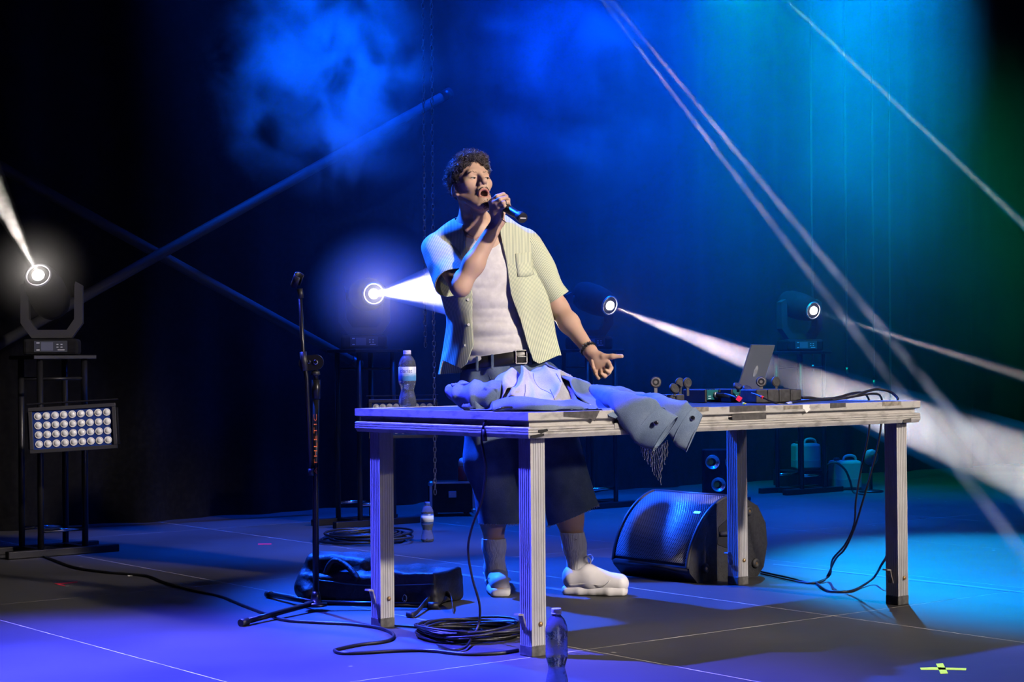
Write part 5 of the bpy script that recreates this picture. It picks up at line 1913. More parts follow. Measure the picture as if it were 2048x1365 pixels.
# ------------------------------------------------------------------ clothes
# white vest
mat_vest = noise_col(new_mat('white_ribbed_vest', rough=0.85, spec=0.2), (0.74, 0.72, 0.74), (0.84, 0.82, 0.84), 40, 3)
vest = Solid()
vest.cone(A(957, 505, 7.50), CHEST, 0.158, 0.174, 0.05, 'u', FLAT)
vest.cone(CHEST, WAIST, 0.176, 0.153, 0.05, 'u', FLAT)
vest.cone(WAIST, HIPC, 0.153, 0.162, 0.05, 'u', FLAT)
vest.cone(NECK + V(0, 0.01, -0.015), SHR + V(0.03, 0, -0.005), 0.060, 0.052, 0.05)
vest.cone(NECK + V(0, 0.01, -0.015), SHL + V(-0.03, 0, -0.005), 0.060, 0.052, 0.05)
_w1 = Waves(11, 34, 10, (0.5, 0.5, 2.4)); _w2 = Waves(12, 60, 10, (0.4, 0.4, 2.0))
vest.relief = lambda p: (-np.abs(_w1(p)) * 0.0055 + 0.003 + _w2(p) * 0.0014) * sstep(1.36, 1.22, p[:, 2])
v_, q_ = vest.mesh(0.005)
zc = A(985, 498, 7.40)[2]
xc = A(978, 498, 7.40)[0]
v_, t_ = clip(v_, tri(q_), v_[:, 2] - (zc + ((v_[:, 0] - xc) / 0.085) ** 2 * 0.085 + (v_[:, 1] > 7.5) * 0.2))
_bz = A(1003, 719, 7.51)
v_, t_ = clip(v_, t_, _bz[2] - 0.008 + (v_[:, 0] - _bz[0]) / 0.17 * 0.020 - v_[:, 2])
o = link('vest', np_mesh('vest', v_, t_), mat_vest, person)
o['label'] = 'white ribbed vest'

# belt, buckle, loops
mat_belt = new_mat('black_leather', (0.012, 0.011, 0.012), 0.35)
mat_steel = new_mat('polished_steel', (0.75, 0.75, 0.78), 0.22, 1.0)
mat_denim = new_mat('washed_denim', (0.20, 0.27, 0.40), 0.9, 0, 0.2)


def denim_nodes(m, c1, c2, c3):
    tc = nd(m, 'ShaderNodeTexCoord')
    n1 = nd(m, 'ShaderNodeTexNoise'); n1.inputs['Scale'].default_value = 9; n1.inputs['Detail'].default_value = 6
    n2 = nd(m, 'ShaderNodeTexNoise'); n2.inputs['Scale'].default_value = 420; n2.inputs['Detail'].default_value = 2
    lk(m, tc.outputs['Object'], n1.inputs['Vector']); lk(m, tc.outputs['Object'], n2.inputs['Vector'])
    r = nd(m, 'ShaderNodeValToRGB')
    r.color_ramp.elements[0].position = 0.3; r.color_ramp.elements[0].color = (*c1, 1)
    r.color_ramp.elements[1].position = 0.75; r.color_ramp.elements[1].color = (*c3, 1)
    e = r.color_ramp.elements.new(0.52); e.color = (*c2, 1)
    lk(m, n1.outputs['Fac'], r.inputs[0])
    mx = nd(m, 'ShaderNodeMixRGB', blend_type='OVERLAY'); mx.inputs[0].default_value = 0.35
    lk(m, r.outputs[0], mx.inputs[1]); lk(m, n2.outputs['Fac'], mx.inputs[2])
    lk(m, mx.outputs[0], P(m).inputs['Base Color'])
    b = nd(m, 'ShaderNodeBump'); b.inputs['Strength'].default_value = 0.25; b.inputs['Distance'].default_value = 0.002
    lk(m, n2.outputs['Fac'], b.inputs['Height']); lk(m, b.outputs[0], P(m).inputs['Normal'])


denim_nodes(mat_denim, (0.07, 0.11, 0.20), (0.12, 0.17, 0.28), (0.22, 0.28, 0.40))
BELT_C = A(1003, 719, 7.51)


def waist_ring(rx, ry, z, n=64, tilt=0.0):
    return [BELT_C + V(rx * math.cos(t), ry * math.sin(t), z - math.cos(t) * tilt) for t in np.linspace(0, 2 * PI, n, endpoint=False)]


TILT = -0.020
mb = MB()
rows = [waist_ring(0.168, 0.121, -0.025, 64, TILT), waist_ring(0.171, 0.124, -0.022, 64, TILT), waist_ring(0.169, 0.122, 0.022, 64, TILT), waist_ring(0.166, 0.119, 0.025, 64, TILT),
        waist_ring(0.160, 0.113, 0.022, 64, TILT), waist_ring(0.160, 0.113, -0.022, 64, TILT)]
vv = [tuple(p) for r in rows for p in r]
ff = [(i * 64 + j, i * 64 + (j + 1) % 64, ((i + 1) % 6) * 64 + (j + 1) % 64, ((i + 1) % 6) * 64 + j) for i in range(6) for j in range(64)]
belt = mb.add(vv, ff, True).build('belt', mat_belt, person)
belt['label'] = 'black leather belt with steel buckle'


def on_belt(px):
    x = (A(px, 715, 7.40)[0] - BELT_C[0]) / 0.171
    t = -math.acos(max(-1, min(1, x)))
    p = BELT_C + V(0.172 * math.cos(t), 0.125 * math.sin(t), -math.cos(t) * TILT)
    nx = V(math.cos(t) / 0.172, math.sin(t) / 0.125, 0); nx /= np.linalg.norm(nx)
    return p, nx


p_, n_ = on_belt(1042)
Mb = basis(p_ + n_ * 0.003, np.cross(n_, V(0, 0, 1)) * -1, n_, (0, 0, 1))
mb = MB()
for c, s in (((-0.024, 0, 0), (0.005, 0.004, 0.056)), ((0.024, 0, 0), (0.005, 0.004, 0.056)), ((0, 0, 0.027), (0.05, 0.004, 0.005)), ((0, 0, -0.027), (0.05, 0.004, 0.005)), ((0.004, 0.002, 0), (0.042, 0.003, 0.004))):
    mb.box(c, s, None, 0.001)
mb.build('buckle', mat_steel, belt, Mb)

# shorts
jeans = Solid()
jeans.cone(A(1003, 735, 7.51), HIPC, 0.153, 0.166, 0.04, 'u', (V(0, 1, 0), 0.72))
HMR, HML = A(1003, 1040, 7.47), A(1147, 1028, 7.41)
jeans.cone(A(972, 785, 7.53), A(985, 920, 7.50), 0.108, 0.105, 0.04)
jeans.cone(A(985, 920, 7.50), HMR + (HMR - A(985, 920, 7.50)) * 0.4, 0.105, 0.082, 0.04)
jeans.cone(A(1072, 775, 7.50), A(1112, 930, 7.45), 0.120, 0.114, 0.04)
jeans.cone(A(1112, 930, 7.45), HML + (HML - A(1112, 930, 7.45)) * 0.4, 0.114, 0.115, 0.04)
_j1 = Waves(21, 30, 10, (1.6, 1.6, 0.5)); _j2 = Waves(22, 70, 10, (1.2, 1.2, 0.7))
jeans.relief = lambda p: _j1(p) * 0.005 + _j2(p) * 0.0018
v_, q_ = jeans.mesh(0.006)
t_ = tri(q_)
v_, t_ = clip(v_, t_, v_[:, 2] - (BELT_C[2] - 0.004))
mid = A(1050, 1000, 7.45)[0]
zr, zl = A(1003, 1046, 7.47)[2], A(1147, 1030, 7.41)[2]
hem = np.where(v_[:, 0] < mid, zr, zl + (v_[:, 0] - A(1147, 1000, 7.41)[0]) * 0.42)
v_, t_ = clip(v_, t_, hem - v_[:, 2])
shorts = link('shorts', np_mesh('shorts', v_, t_), mat_denim, person)
shorts['label'] = 'wide knee-length blue denim shorts with frayed hems'
so = shorts.modifiers.new('thickness', 'SOLIDIFY'); so.thickness = 0.003; so.offset = -1
# frayed hem threads
mat_thread = new_mat('frayed_thread', (0.45, 0.50, 0.60), 0.9)
sel = np.where((np.abs(np.where(v_[:, 0] < mid, zr, zl + (v_[:, 0] - A(1147, 1000, 7.41)[0]) * 0.42) - v_[:, 2]) < 0.0008))[0]
sel = rng.choice(sel, min(260, len(sel)))
tufts('frayed_edge', [v_[i] + V(0, 0, 0.002) for i in sel], [V(rng.normal() * 0.5, rng.normal() * 0.5, -1) for i in sel], 0.013, 0.0008, 3, 0.4, shorts, mat_thread)
for px in (985, 1060, 955):
    p_, n_ = on_belt(px)
    Mb = basis(p_ + n_ * 0.004 - V(0, 0, 0.006), np.cross(n_, V(0, 0, 1)) * -1, n_, (0, 0, 1))
    MB().box((0, 0, 0), (0.011, 0.005, 0.060), None, 0.002).build('belt_loop', mat_denim, shorts, Mb)
# pocket seams
for pts in ([(960, 745), (978, 752), (985, 775), (984, 800)], [(962, 742), (981, 750), (988, 775), (987, 800)]):
    pp = []
    for a, b in pts:
        o_ = np.array((0, 0, CAM_H)); d_ = np.array(pix_ray(a, b))
        ys = np.linspace(7.25, 7.6, 120)
        dd = jeans.evaluate(np.array([o_ + d_ * (y / d_[1]) for y in ys]))
        pp.append(o_ + d_ * (ys[np.argmax(dd < 0)] / d_[1]))
    MB().tube(spline(pp, 6), 0.0011, 5).build('seam', mat_denim, shorts)

# striped shirt, worn open
mat_shirt = new_mat('striped_cotton', (0.7, 0.72, 0.5), 0.85, 0, 0.2)
_a = nd(mat_shirt, 'ShaderNodeAttribute', attribute_name='stripe')
_ph = math_node(mat_shirt, 'SINE', math_node(mat_shirt, 'MULTIPLY', _a.outputs['Fac'], 2 * PI / 0.0064))
_r = nd(mat_shirt, 'ShaderNodeValToRGB')
_r.color_ramp.elements[0].position = 0.0; _r.color_ramp.elements[0].color = (0.80, 0.82, 0.61, 1)
_r.color_ramp.elements[1].position = 0.62; _r.color_ramp.elements[1].color = (0.40, 0.46, 0.35, 1)
_e = _r.color_ramp.elements.new(0.42); _e.color = (0.76, 0.79, 0.57, 1)
lk(mat_shirt, math_node(mat_shirt, 'MULTIPLY_ADD', _ph, 0.5), _r.inputs[0])
mat_shirt.node_tree.nodes[-1].label = ''
for n in mat_shirt.node_tree.nodes:
    if n.type == 'MATH' and n.operation == 'MULTIPLY_ADD':
        n.inputs[2].default_value = 0.5
lk(mat_shirt, _r.outputs[0], P(mat_shirt).inputs['Base Color'])

shirt = Solid()
SF = (V(0, 1, 0), 0.62)
S1, S2, S3 = A(966, 530, 7.50), A(994, 625, 7.50), A(1001, 760, 7.51)
shirt.cone(A(958, 505, 7.50), S1, 0.170, 0.190, 0.05, 'u', SF)
shirt.cone(S1, S2, 0.190, 0.196, 0.05, 'u', SF)
shirt.cone(S2, S3, 0.196, 0.262, 0.05, 'u', SF)
shirt.cone(NECK + V(0, 0.012, -0.008), SHR + V(0.0, 0, 0.002), 0.064, 0.066, 0.05)
shirt.cone(NECK + V(0, 0.012, -0.008), SHL + V(0.0, 0, 0.002), 0.064, 0.066, 0.05)
_s1 = Waves(31, 26, 10, (2.2, 1.2, 0.35)); _s2 = Waves(32, 60, 10, (1.2, 1, 0.8))
_zh = A(1000, 728, 7.4)[2]
shirt.relief = lambda p: _s1(p) * (0.002 + 0.008 * sstep(1.35, _zh, p[:, 2])) + _s2(p) * 0.0016
v_, q_ = shirt.mesh(0.005)
t_ = tri(q_)
zs = [A(1000, py, 7.38)[2] for py in (735, 690, 640, 590, 520, 480, 455, 430)]
xl = [A(px, 600, 7.38)[0] for px in (930, 947, 944, 945, 938, 931, 927, 927)]
xr = [A(px, 600, 7.38)[0] for px in (1070, 1054, 1040, 1022, 1013, 1004, 1000, 1000)]


def opening(v):
    L_ = np.interp(v[:, 2], zs, xl); R_ = np.interp(v[:, 2], zs, xr)
    return np.minimum(np.minimum(v[:, 0] - L_, R_ - v[:, 0]), 7.46 - v[:, 1])


v_, t_ = clip(v_, t_, opening(v_))
nk = hd(0, -0.028, -0.045) - NECK; nk /= np.linalg.norm(nk)
rel = v_ - NECK
along = rel @ nk
rad = np.linalg.norm(rel - along[:, None] * nk, axis=1)
v_, t_ = clip(v_, t_, np.minimum(0.076 - rad, along + 0.03))


def hem_z(v):
    front = np.interp(v[:, 0], [A(px, 700, 7.38)[0] for px in (880, 921, 950, 1055, 1078, 1118)],
                      [A(1000, py, 7.38)[2] for py in (719, 737, 716, 716, 729, 712)])
    back = np.interp(v[:, 0], [A(880, 700, 7.6)[0], A(1000, 700, 7.6)[0], A(1118, 700, 7.6)[0]], [A(1000, py, 7.6)[2] for py in (748, 742, 712)])
    return np.where(v[:, 1] < 7.5, front, back)


v_, t_ = clip(v_, t_, hem_z(v_) - v_[:, 2])
me = np_mesh('shirt', v_, t_)
wz = np.interp(v_[:, 2], [S3[2], S2[2], S1[2], 1.5], [0.262, 0.200, 0.195, 0.20])
cx = np.interp(v_[:, 2], [S3[2], S2[2], S1[2]], [S3[0], S2[0], S1[0]])
set_attr(me, 'stripe', (v_[:, 0] - cx) / wz * 0.21)
sh = link('shirt', me, mat_shirt, person)
sh['label'] = 'pale green striped short-sleeved shirt worn open'
so = sh.modifiers.new('thickness', 'SOLIDIFY'); so.thickness = 0.003; so.offset = 1


def sleeve(p, e, r1, r2, seed, cut_n=None):
    s = Solid()
    ax = (e - p) / np.linalg.norm(e - p)
    s.cone(p, e + ax * 0.10, r1, r2 + (r2 - r1) * 0.10 / np.linalg.norm(e - p), 0.02)
    w = Waves(seed, 38, 12, (1, 1, 1)); w2 = Waves(seed + 1, 75, 10)
    s.relief = lambda q: w(q) * 0.0042 + w2(q) * 0.0016
    v, q = s.mesh(0.005)
    n = ax if cut_n is None else cut_n / np.linalg.norm(cut_n)
    v, t = clip(v, tri(q), (v - e) @ n)
    v, t = clip(v, t, -((v - p) @ ax) - 0.055)
    side = np.cross(ax, V(0, -1, 0)); side /= np.linalg.norm(side)
    me = np_mesh('sleeve', v, t)
    rel = v - p
    set_attr(me, 'stripe', np.arctan2(rel @ np.cross(ax, side), rel @ side) * (r1 + r2) / 2)
    o = link('sleeve', me, mat_shirt, sh)
    m = o.modifiers.new('thickness', 'SOLIDIFY'); m.thickness = 0.003; m.offset = 1
    return o


sleeve(A(880, 500, 7.47), A(906, 566, 7.325), 0.077, 0.076, 41, A(906, 566, 7.325) - A(886, 500, 7.45))
sleeve(A(1050, 495, 7.52), A(1113, 597, 7.54), 0.070, 0.058, 51)

# collar
mb = MB()
rowsN = 28
CC = NECK + V(0.002, 0.008, 0.006)
grid = []
for i in range(rowsN + 1):
    t = -2.62 + 5.24 * i / rowsN                         # 0 = back of the neck
    c, s = math.cos(t), math.sin(t)
    fr = sstep(1.2, 2.6, abs(t))
    top = CC + V(0.071 * s, 0.072 * c, 0.052 * (1 - fr) + 0.012 * fr) + V(0, -0.030, -0.058) * fr
    out = CC + V(0.104 * s, 0.104 * c, -0.004) + V(-0.012 * s, -0.018, -0.075) * fr
    mid_ = (top + out) / 2 + V(0.014 * s, 0.014 * c, 0.016)
    grid.append([top - V(0.004 * s, 0.004 * c, 0.030), top, mid_, out])
vv = [tuple(p) for g_ in grid for p in g_]
ff = [(i * 4 + j, i * 4 + 4 + j, i * 4 + 5 + j, i * 4 + 1 + j) for i in range(rowsN) for j in range(3)]
col = mb.add(vv, ff, True).build('collar', mat_shirt, sh)
set_attr(col.data, 'stripe', [(i // 4) * 0.0125 for i in range(len(vv))])
so = col.modifiers.new('thickness', 'SOLIDIFY'); so.thickness = 0.003; so.offset = 0


# breast pocket and buttons
pg = []
for j in range(6):
    for i in range(6):
        px = 1030 + i / 5 * 32 + j / 5 * 5; py = 508 + j / 5 * 46 + (3 * (1 - abs(i / 2.5 - 1)) if j == 5 else 0) - i * 0.8
        pg.append(on_solid(shirt, px, py) + V(0.0005, -0.0045, 0))
mb = MB().add([tuple(p) for p in pg], [(j * 6 + i, j * 6 + i + 1, j * 6 + i + 7, j * 6 + i + 6) for j in range(5) for i in range(5)], True)
pk = mb.build('pocket', mat_shirt, sh)
set_attr(pk.data, 'stripe', [(p[0] - np.interp(p[2], [S3[2], S2[2], S1[2]], [S3[0], S2[0], S1[0]])) / np.interp(p[2], [S3[2], S2[2], S1[2]], [0.262, 0.2, 0.195]) * 0.21 + 0.003 for p in pg])
so = pk.modifiers.new('thickness', 'SOLIDIFY'); so.thickness = 0.0025
mat_button = new_mat('pearl_button', (0.8, 0.8, 0.75), 0.25)
for px, py in ((937, 650), (931, 691), (936, 600)):
    b = on_solid(shirt, px, py) + V(0, -0.004, 0)
    MB().lathe([(0.0055, 0), (0.006, 0.001), (0.005, 0.002)], 12, basis(b, (1, 0, 0), (0, 0, 1), (0, -1, 0))).build('button', mat_button, sh)

# socks and trainers
mat_sock = noise_col(new_mat('ribbed_sock', rough=0.9), (0.70, 0.70, 0.72), (0.85, 0.85, 0.86), 160, 2, 0.4, 0.6, 'Object', (1, 1, 0.03), None, 0.5)
mat_shoe = noise_col(new_mat('white_leather', rough=0.45), (0.72, 0.70, 0.72), (0.82, 0.80, 0.82), 14, 4)
mat_sole = new_mat('white_rubber', (0.74, 0.72, 0.73), 0.55)
mat_mark = new_mat('black_knit_mark', (0.01, 0.01, 0.012), 0.7)


def sock(an, kn, ztop):
    ax = (kn - an) / np.linalg.norm(kn - an)
    s = Solid()
    s.cone(an - ax * 0.06, an, 0.040, 0.039, 0.02)
    s.cone(an, an + ax * 0.10, 0.039, 0.045, 0.02)
    s.cone(an + ax * 0.10, an + ax * 0.2, 0.045, 0.050, 0.02)
    v, q = s.mesh(0.005)
    v, t = clip(v, tri(q), v[:, 2] - ztop)
    o = link('sock', np_mesh('sock', v, t), mat_sock, person)
    m = o.modifiers.new('thickness', 'SOLIDIFY'); m.thickness = 0.003; m.offset = 1
    return o, s


skR, sR = sock(ANR, KNR, A(990, 1077, 7.58)[2])
skL, sL = sock(ANL, KNL, A(1155, 1064, 7.46)[2])
for sk, S_, pts in ((skL, sL, [(1137, 1075), (1142, 1079), (1149, 1081), (1154, 1080), (1148, 1077.5), (1142, 1076.5)]),
                    (skR, sR, [(1000, 1084), (1004, 1086), (1006, 1082), (1003, 1084)])):
    pp = [on_solid(S_, a, b, 7.35, 7.7) + V(0, -0.0045, 0) for a, b in pts]
    MB().add([tuple(p) for p in pp], [tuple(range(len(pp)))], False).build('sock_mark', mat_mark, sk)


def shoe(heel, toe, w=0.050):
    """trainer built along heel -> toe on the floor"""
    f = toe - heel; L_ = np.linalg.norm(f[:2]); f = V(f[0], f[1], 0) / L_
    r = V(f[1], -f[0], 0)
    Rm = basis(heel, f, -r, (0, 0, 1))
    Rn = np.array(Rm)[:3, :3]

    def g(x, y, z):
        return heel + f * (x * L_) - r * y + V(0, 0, z)
    up_ = Solid()
    up_.cone(g(0.14, 0, 0.060), g(0.42, 0, 0.062), 0.040, 0.042, 0.03)
    up_.cone(g(0.42, 0, 0.060), g(0.84, 0, 0.050), 0.045, 0.040, 0.03)
    up_.cone(g(0.13, 0, 0.085), g(0.30, 0, 0.092), 0.036, 0.036, 0.03)
    up_.cone(g(0.36, 0, 0.098), g(0.56, 0, 0.076), 0.026, 0.022, 0.03)
    up_.cone(g(0.22, 0, 0.110), g(0.25, 0, 0.20), 0.030, 0.044, 0.01, 's')
    up_.box(g(0.5, 0, -0.072), (0.3, 0.2, 0.1), 0.0, 0.004, 's', Rn)
    v, q = up_.mesh(0.0035)
    o = link('shoe', np_mesh('shoe', v, q), mat_shoe, person)
    so_ = Solid()
    out = [(0.06, 0.036), (0.25, 0.041), (0.45, 0.041), (0.7, 0.050), (0.88, 0.042)]
    for i in range(len(out) - 1):
        for s in (-1, 1):
            a = g(out[i][0], s * (out[i][1] - 0.022), 0.018); b = g(out[i + 1][0], s * (out[i + 1][1] - 0.022), 0.018)
            so_.cone(a, b, 0.022, 0.022, 0.01)
        so_.cone(g(out[i][0], 0, 0.018), g(out[i + 1][0], 0, 0.018), 0.024, 0.024, 0.01)
    so_.box(g(0.5, 0, 0.018), (0.5, 0.5, 0.018), 0.004, 0.004, 'i', Rn)
    v, q = so_.mesh(0.0035)
    link('sole', np_mesh('sole', v, q), mat_sole, o)
    # stitched overlay line, laces
    MB().tube(spline([g(0.10, 0.044, 0.045), g(0.4, 0.047, 0.05), g(0.62, 0.049, 0.046), g(0.72, 0.045, 0.062), g(0.70, 0.0, 0.082), g(0.72, -0.045, 0.062), g(0.62, -0.049, 0.046), g(0.4, -0.047, 0.05), g(0.10, -0.044, 0.045)], 6), 0.0018, 5).build('overlay_seam', mat_sole, o)
    for k in range(5):
        x = 0.38 + 0.065 * k; z = 0.126 - 0.010 * k
        MB().tube(spline([g(x - 0.01, -0.030, z - 0.022), g(x, -0.012, z - 0.001), g(x + 0.005, 0.012, z - 0.001), g(x - 0.01, 0.030, z - 0.022)], 5), 0.0028, 6).build('lace', mat_sole, o)
    for s in (-1, 1):
        MB().tube(spline([g(0.38, 0, 0.128), g(0.33, 0.018 * s, 0.150), g(0.38, 0.036 * s, 0.162), g(0.43, 0.030 * s, 0.148), g(0.40, 0.006 * s, 0.130)], 6), 0.0026, 6).build('lace_bow', mat_sole, o)
    return o


shoe(fl(985, 1162), fl(1003, 1199))
hl_, tl_ = fl(1128, 1191), fl(1262, 1196)
shoe(V(hl_[0], 7.47, 0), V(tl_[0], 7.41, 0))

# jewellery
mat_bead = new_mat('black_beads', (0.012, 0.012, 0.014), 0.25)
mat_string = new_mat('dark_cord', (0.03, 0.02, 0.03), 0.7)


def wrist_frame(w, dirv):
    d = dirv / np.linalg.norm(dirv)
    a = np.cross(d, V(0, 0, 1)); a /= np.linalg.norm(a)
    return d, a, np.cross(d, a)


d, a, b = wrist_frame(WRL, WRL - ELL)
for k_, (off, mt) in enumerate(((-0.022, mat_steel), (-0.012, mat_bead))):
    mb = MB()
    for i in range(18):
        t = 2 * PI * i / 18
        mb.sphere(tuple(WRL + d * off + (a * math.cos(t) + b * math.sin(t)) * 0.0315), 0.0055 if k_ else 0.0042, 6)
    br = mb.build('bracelet', mt, person)
d, a, b = wrist_frame(WRR, WRR - ELR)
MB().tube([WRR + d * 0.012 + a * 0.0305 * math.cos(t) + b * 0.0305 * math.sin(t) for t in np.linspace(0, 2 * PI, 28, endpoint=False)], 0.0013, 5, True).build('wrist_cord', mat_string, person)
p0, p1 = FING[2][1], FING[2][2]
d, a, b = wrist_frame(p0, p1 - p0)
MB().tube([p0 + (p1 - p0) * 0.35 + a * 0.0098 * math.cos(t) + b * 0.0098 * math.sin(t) for t in np.linspace(0, 2 * PI, 20, endpoint=False)], 0.0018, 6, True).build('ring', mat_steel, person)
nk_pts = [on_solid(body, px, py, 7.2, 7.6) + V(0, -0.002, 0) for px, py in ((926, 458), (933, 466), (944, 473), (956, 475), (968, 473))]
MB().tube(spline(nk_pts, 6), 0.0012, 5).build('necklace', mat_steel, person)

# ------------------------------------------------------------------ microphone in the raised hand
mat_mic = new_mat('black_microphone', (0.012, 0.012, 0.014), 0.38)
mat_mesh = noise_col(new_mat('steel_mesh', rough=0.4, metal=0.9), (0.12, 0.12, 0.13), (0.5, 0.5, 0.52), 900, 0, 0.4, 0.6)
mh, mt_ = Vector(A(992, 404, 7.288)), Vector(A(1046, 436.5, 7.105))
ax = (mt_ - mh); mL = ax.length; ax.normalize()
mic = thing('microphone', 'black handheld microphone held in the singer\'s fist at his mouth', 'microphone', mh)
Mm = ax.to_track_quat('Z', 'Y').to_matrix().to_4x4()
MB().lathe([(0.013, 0.020), (0.0185, 0.026), (0.0180, 0.08), (0.0165, mL - 0.03), (0.0165, mL - 0.004), (0.0145, mL)], 24).build('handle', mat_mic, mic, Mm)
MB().sphere((0, 0, 0.0), 0.0245, 14).build('grille', mat_mesh, mic, Mm)
MB().lathe([(0.0205, mL - 0.030), (0.0215, mL - 0.026), (0.0215, mL - 0.004), (0.0195, mL + 0.001)], 24).build('end_ring', new_mat('dark_rubber', (0.015, 0.015, 0.02), 0.5), mic, Mm)
MB().box((0, 0, mL + 0.0015), (0.026, 0.0045, 0.0012)).build('end_mark', new_mat('white_print', (0.8, 0.8, 0.8), 0.5), mic, Mm)


# ------------------------------------------------------------------ denim jacket thrown on the table
mat_jean = new_mat('light_denim', (0.3, 0.4, 0.55), 0.9, 0, 0.2)
denim_nodes(mat_jean, (0.10, 0.145, 0.22), (0.15, 0.205, 0.30), (0.23, 0.29, 0.38))
mat_denim_lit = new_mat('key_lit_denim', (0.5, 0.5, 0.55), 0.9, 0, 0.2)  # white light on the jacket's middle painted in as paler denim
denim_nodes(mat_denim_lit, (0.36, 0.36, 0.38), (0.46, 0.46, 0.48), (0.56, 0.56, 0.57))
mat_seam = new_mat('seam_thread', (0.07, 0.09, 0.13), 0.9)
jk = thing('denim_jacket', 'crumpled light blue denim jacket with fringed cuffs thrown over the table', 'jacket')


def at_t(px, py, h):
    """pixel at a height above the table top -> world"""
    return np.array(onz(px, py, TH + h))


def depth_pt(px, py, y):
    return A(px, py, y)


mound = Solid()                                    # the heap of cloth underneath
mound.cone(A(1005, 806, 6.16), A(1060, 792, 6.26), 0.030, 0.062, 0.04)
mound.cone(A(1060, 792, 6.28), A(1092, 782, 6.36), 0.062, 0.070, 0.04)
mound.cone(A(1092, 782, 6.38), A(1160, 806, 6.38), 0.070, 0.045, 0.04)
mound.cone(A(1050, 796, 6.45), A(1140, 800, 6.48), 0.050, 0.045, 0.04)
mound.cone(A(1165, 806, 6.38), A(1260, 810, 6.42), 0.040, 0.026, 0.04)
_k1 = Waves(71, 36, 12, (1, 1, 0.8)); _k2 = Waves(72, 80, 12)
mound.relief = lambda p: 0.009 * (np.abs(_k1(p)) - 0.8) + 0.003 * _k2(p)
mv, mq = mound.mesh(0.0055)
mv, mt2 = clip(mv, tri(mq), TH + 0.0005 - mv[:, 2])
link('lining', np_mesh('lining', mv, mt2), mat_denim_lit, jk)


def rest(pts):
    """keep cloth points out of the deck: on top of it, or just in front of its edge"""
    q = pts - np.array(T0)
    tx_, ty_ = np.array(TX), np.array(TYv)
    x, y = q @ tx_, q @ ty_
    ins = (x > -0.002) & (x < 2.0) & (y > -0.003) & (y < 1.0) & (pts[:, 2] < TH + 0.003)
    up_ = ins & ((y > 0.10) | (pts[:, 2] > TH - 0.02))
    pts[up_, 2] = TH + 0.003
    out_ = ins & ~up_
    pts[out_] += np.outer(-0.005 - y[out_], ty_)
    return pts


def ridge(x):
    """sharp-crested periodic fold"""
    f = np.abs(((x / PI) % 2) - 1)            # triangle 0..1
    return f ** 2.4


def sheet(name, rows, mat, thick=0.004, sub_u=10, sub_v=7, wrinkle=0.003, seed=1, parent=None, folds=()):
    """a cloth panel through a grid of control points; folds = (count along, slant, phase, depth)"""
    R2 = [spline(r, sub_u) for r in rows]
    cols = list(zip(*R2))
    C2 = [spline(list(c), sub_v) for c in cols]
    nu, nv = len(C2), len(C2[0])
    w = Waves(seed, 60, 14); w2 = Waves(seed + 50, 22, 8)
    pts = np.array([[tuple(p) for p in c] for c in C2])
    du = np.gradient(pts, axis=0); dv = np.gradient(pts, axis=1)
    nr = np.cross(du, dv).reshape(-1, 3); nr /= np.linalg.norm(nr, axis=1)[:, None] + 1e-9
    if nr[:, 1].mean() - nr[:, 2].mean() > 0:
        nr = -nr
    U, Vv = np.meshgrid(np.linspace(0, 1, nu), np.linspace(0, 1, nv), indexing='ij')
    U, Vv = U.ravel(), Vv.ravel()
    pts = pts.reshape(-1, 3)
    wob = w2(pts) * 0.6
    d = w(pts) * wrinkle
    for cnt, sl, ph, dep in folds:
        d = d + dep * (ridge((U * cnt + Vv * sl) * PI + ph + wob) - 0.4)
    edge = np.minimum(1.0, np.minimum(Vv, 1 - Vv) * 6 + 0.35)
    pts = rest(pts + nr * (d * edge)[:, None])
    ff = [(i * nv + j, i * nv + nv + j, i * nv + nv + j + 1, i * nv + j + 1) for i in range(nu - 1) for j in range(nv - 1)]
    o = link(name, np_mesh(name, pts, np.array(ff)), mat, parent or jk)
    m = o.modifiers.new('thickness', 'SOLIDIFY'); m.thickness = thick; m.offset = 0
    return o


rdg = [(1000, 770, 6.18), (1022, 756, 6.20), (1045, 748, 6.23), (1062, 741, 6.26), (1085, 729, 6.30), (1106, 738, 6.31), (1124, 757, 6.30), (1145, 780, 6.26), (1168, 800, 6.20)]
ft = [(985, 808, 6.08), (1008, 800, 6.07), (1032, 797, 6.055), (1056, 797, 6.045), (1082, 801, 6.045), (1108, 804, 6.075), (1132, 804, 6.09), (1156, 806, 6.10), (1182, 814, 6.11)]
def mixp(a, b, t, dy=0.0, dpy=0.0):
    return A(a[0] + (b[0] - a[0]) * t, a[1] + (b[1] - a[1]) * t + dpy, a[2] + (b[2] - a[2]) * t + dy)
bk = [(1010, 790, 6.36), (1030, 782, 6.40), (1052, 776, 6.46), (1075, 770, 6.50), (1098, 765, 6.54), (1120, 768, 6.56), (1140, 778, 6.56), (1160, 790, 6.54), (1185, 802, 6.50)]
sheet('back_panel', [[mixp(r, b, 0.9) for r, b in zip(rdg, bk)], [mixp(r, b, 0.35, 0, -4) for r, b in zip(rdg, bk)], [A(*r) for r in rdg], [mixp(r, f, 0.30, -0.012) for r, f in zip(rdg, ft)],
                     [mixp(r, f, 0.65, -0.012) for r, f in zip(rdg, ft)], [mixp(r, f, 1.0) for r, f in zip(rdg, ft)]], mat_denim_lit, 0.004, 9, 9, 0.0022, 9, None, ((4.5, 1.1, 0.6, 0.034), (8, -1.6, 0.2, 0.014)))
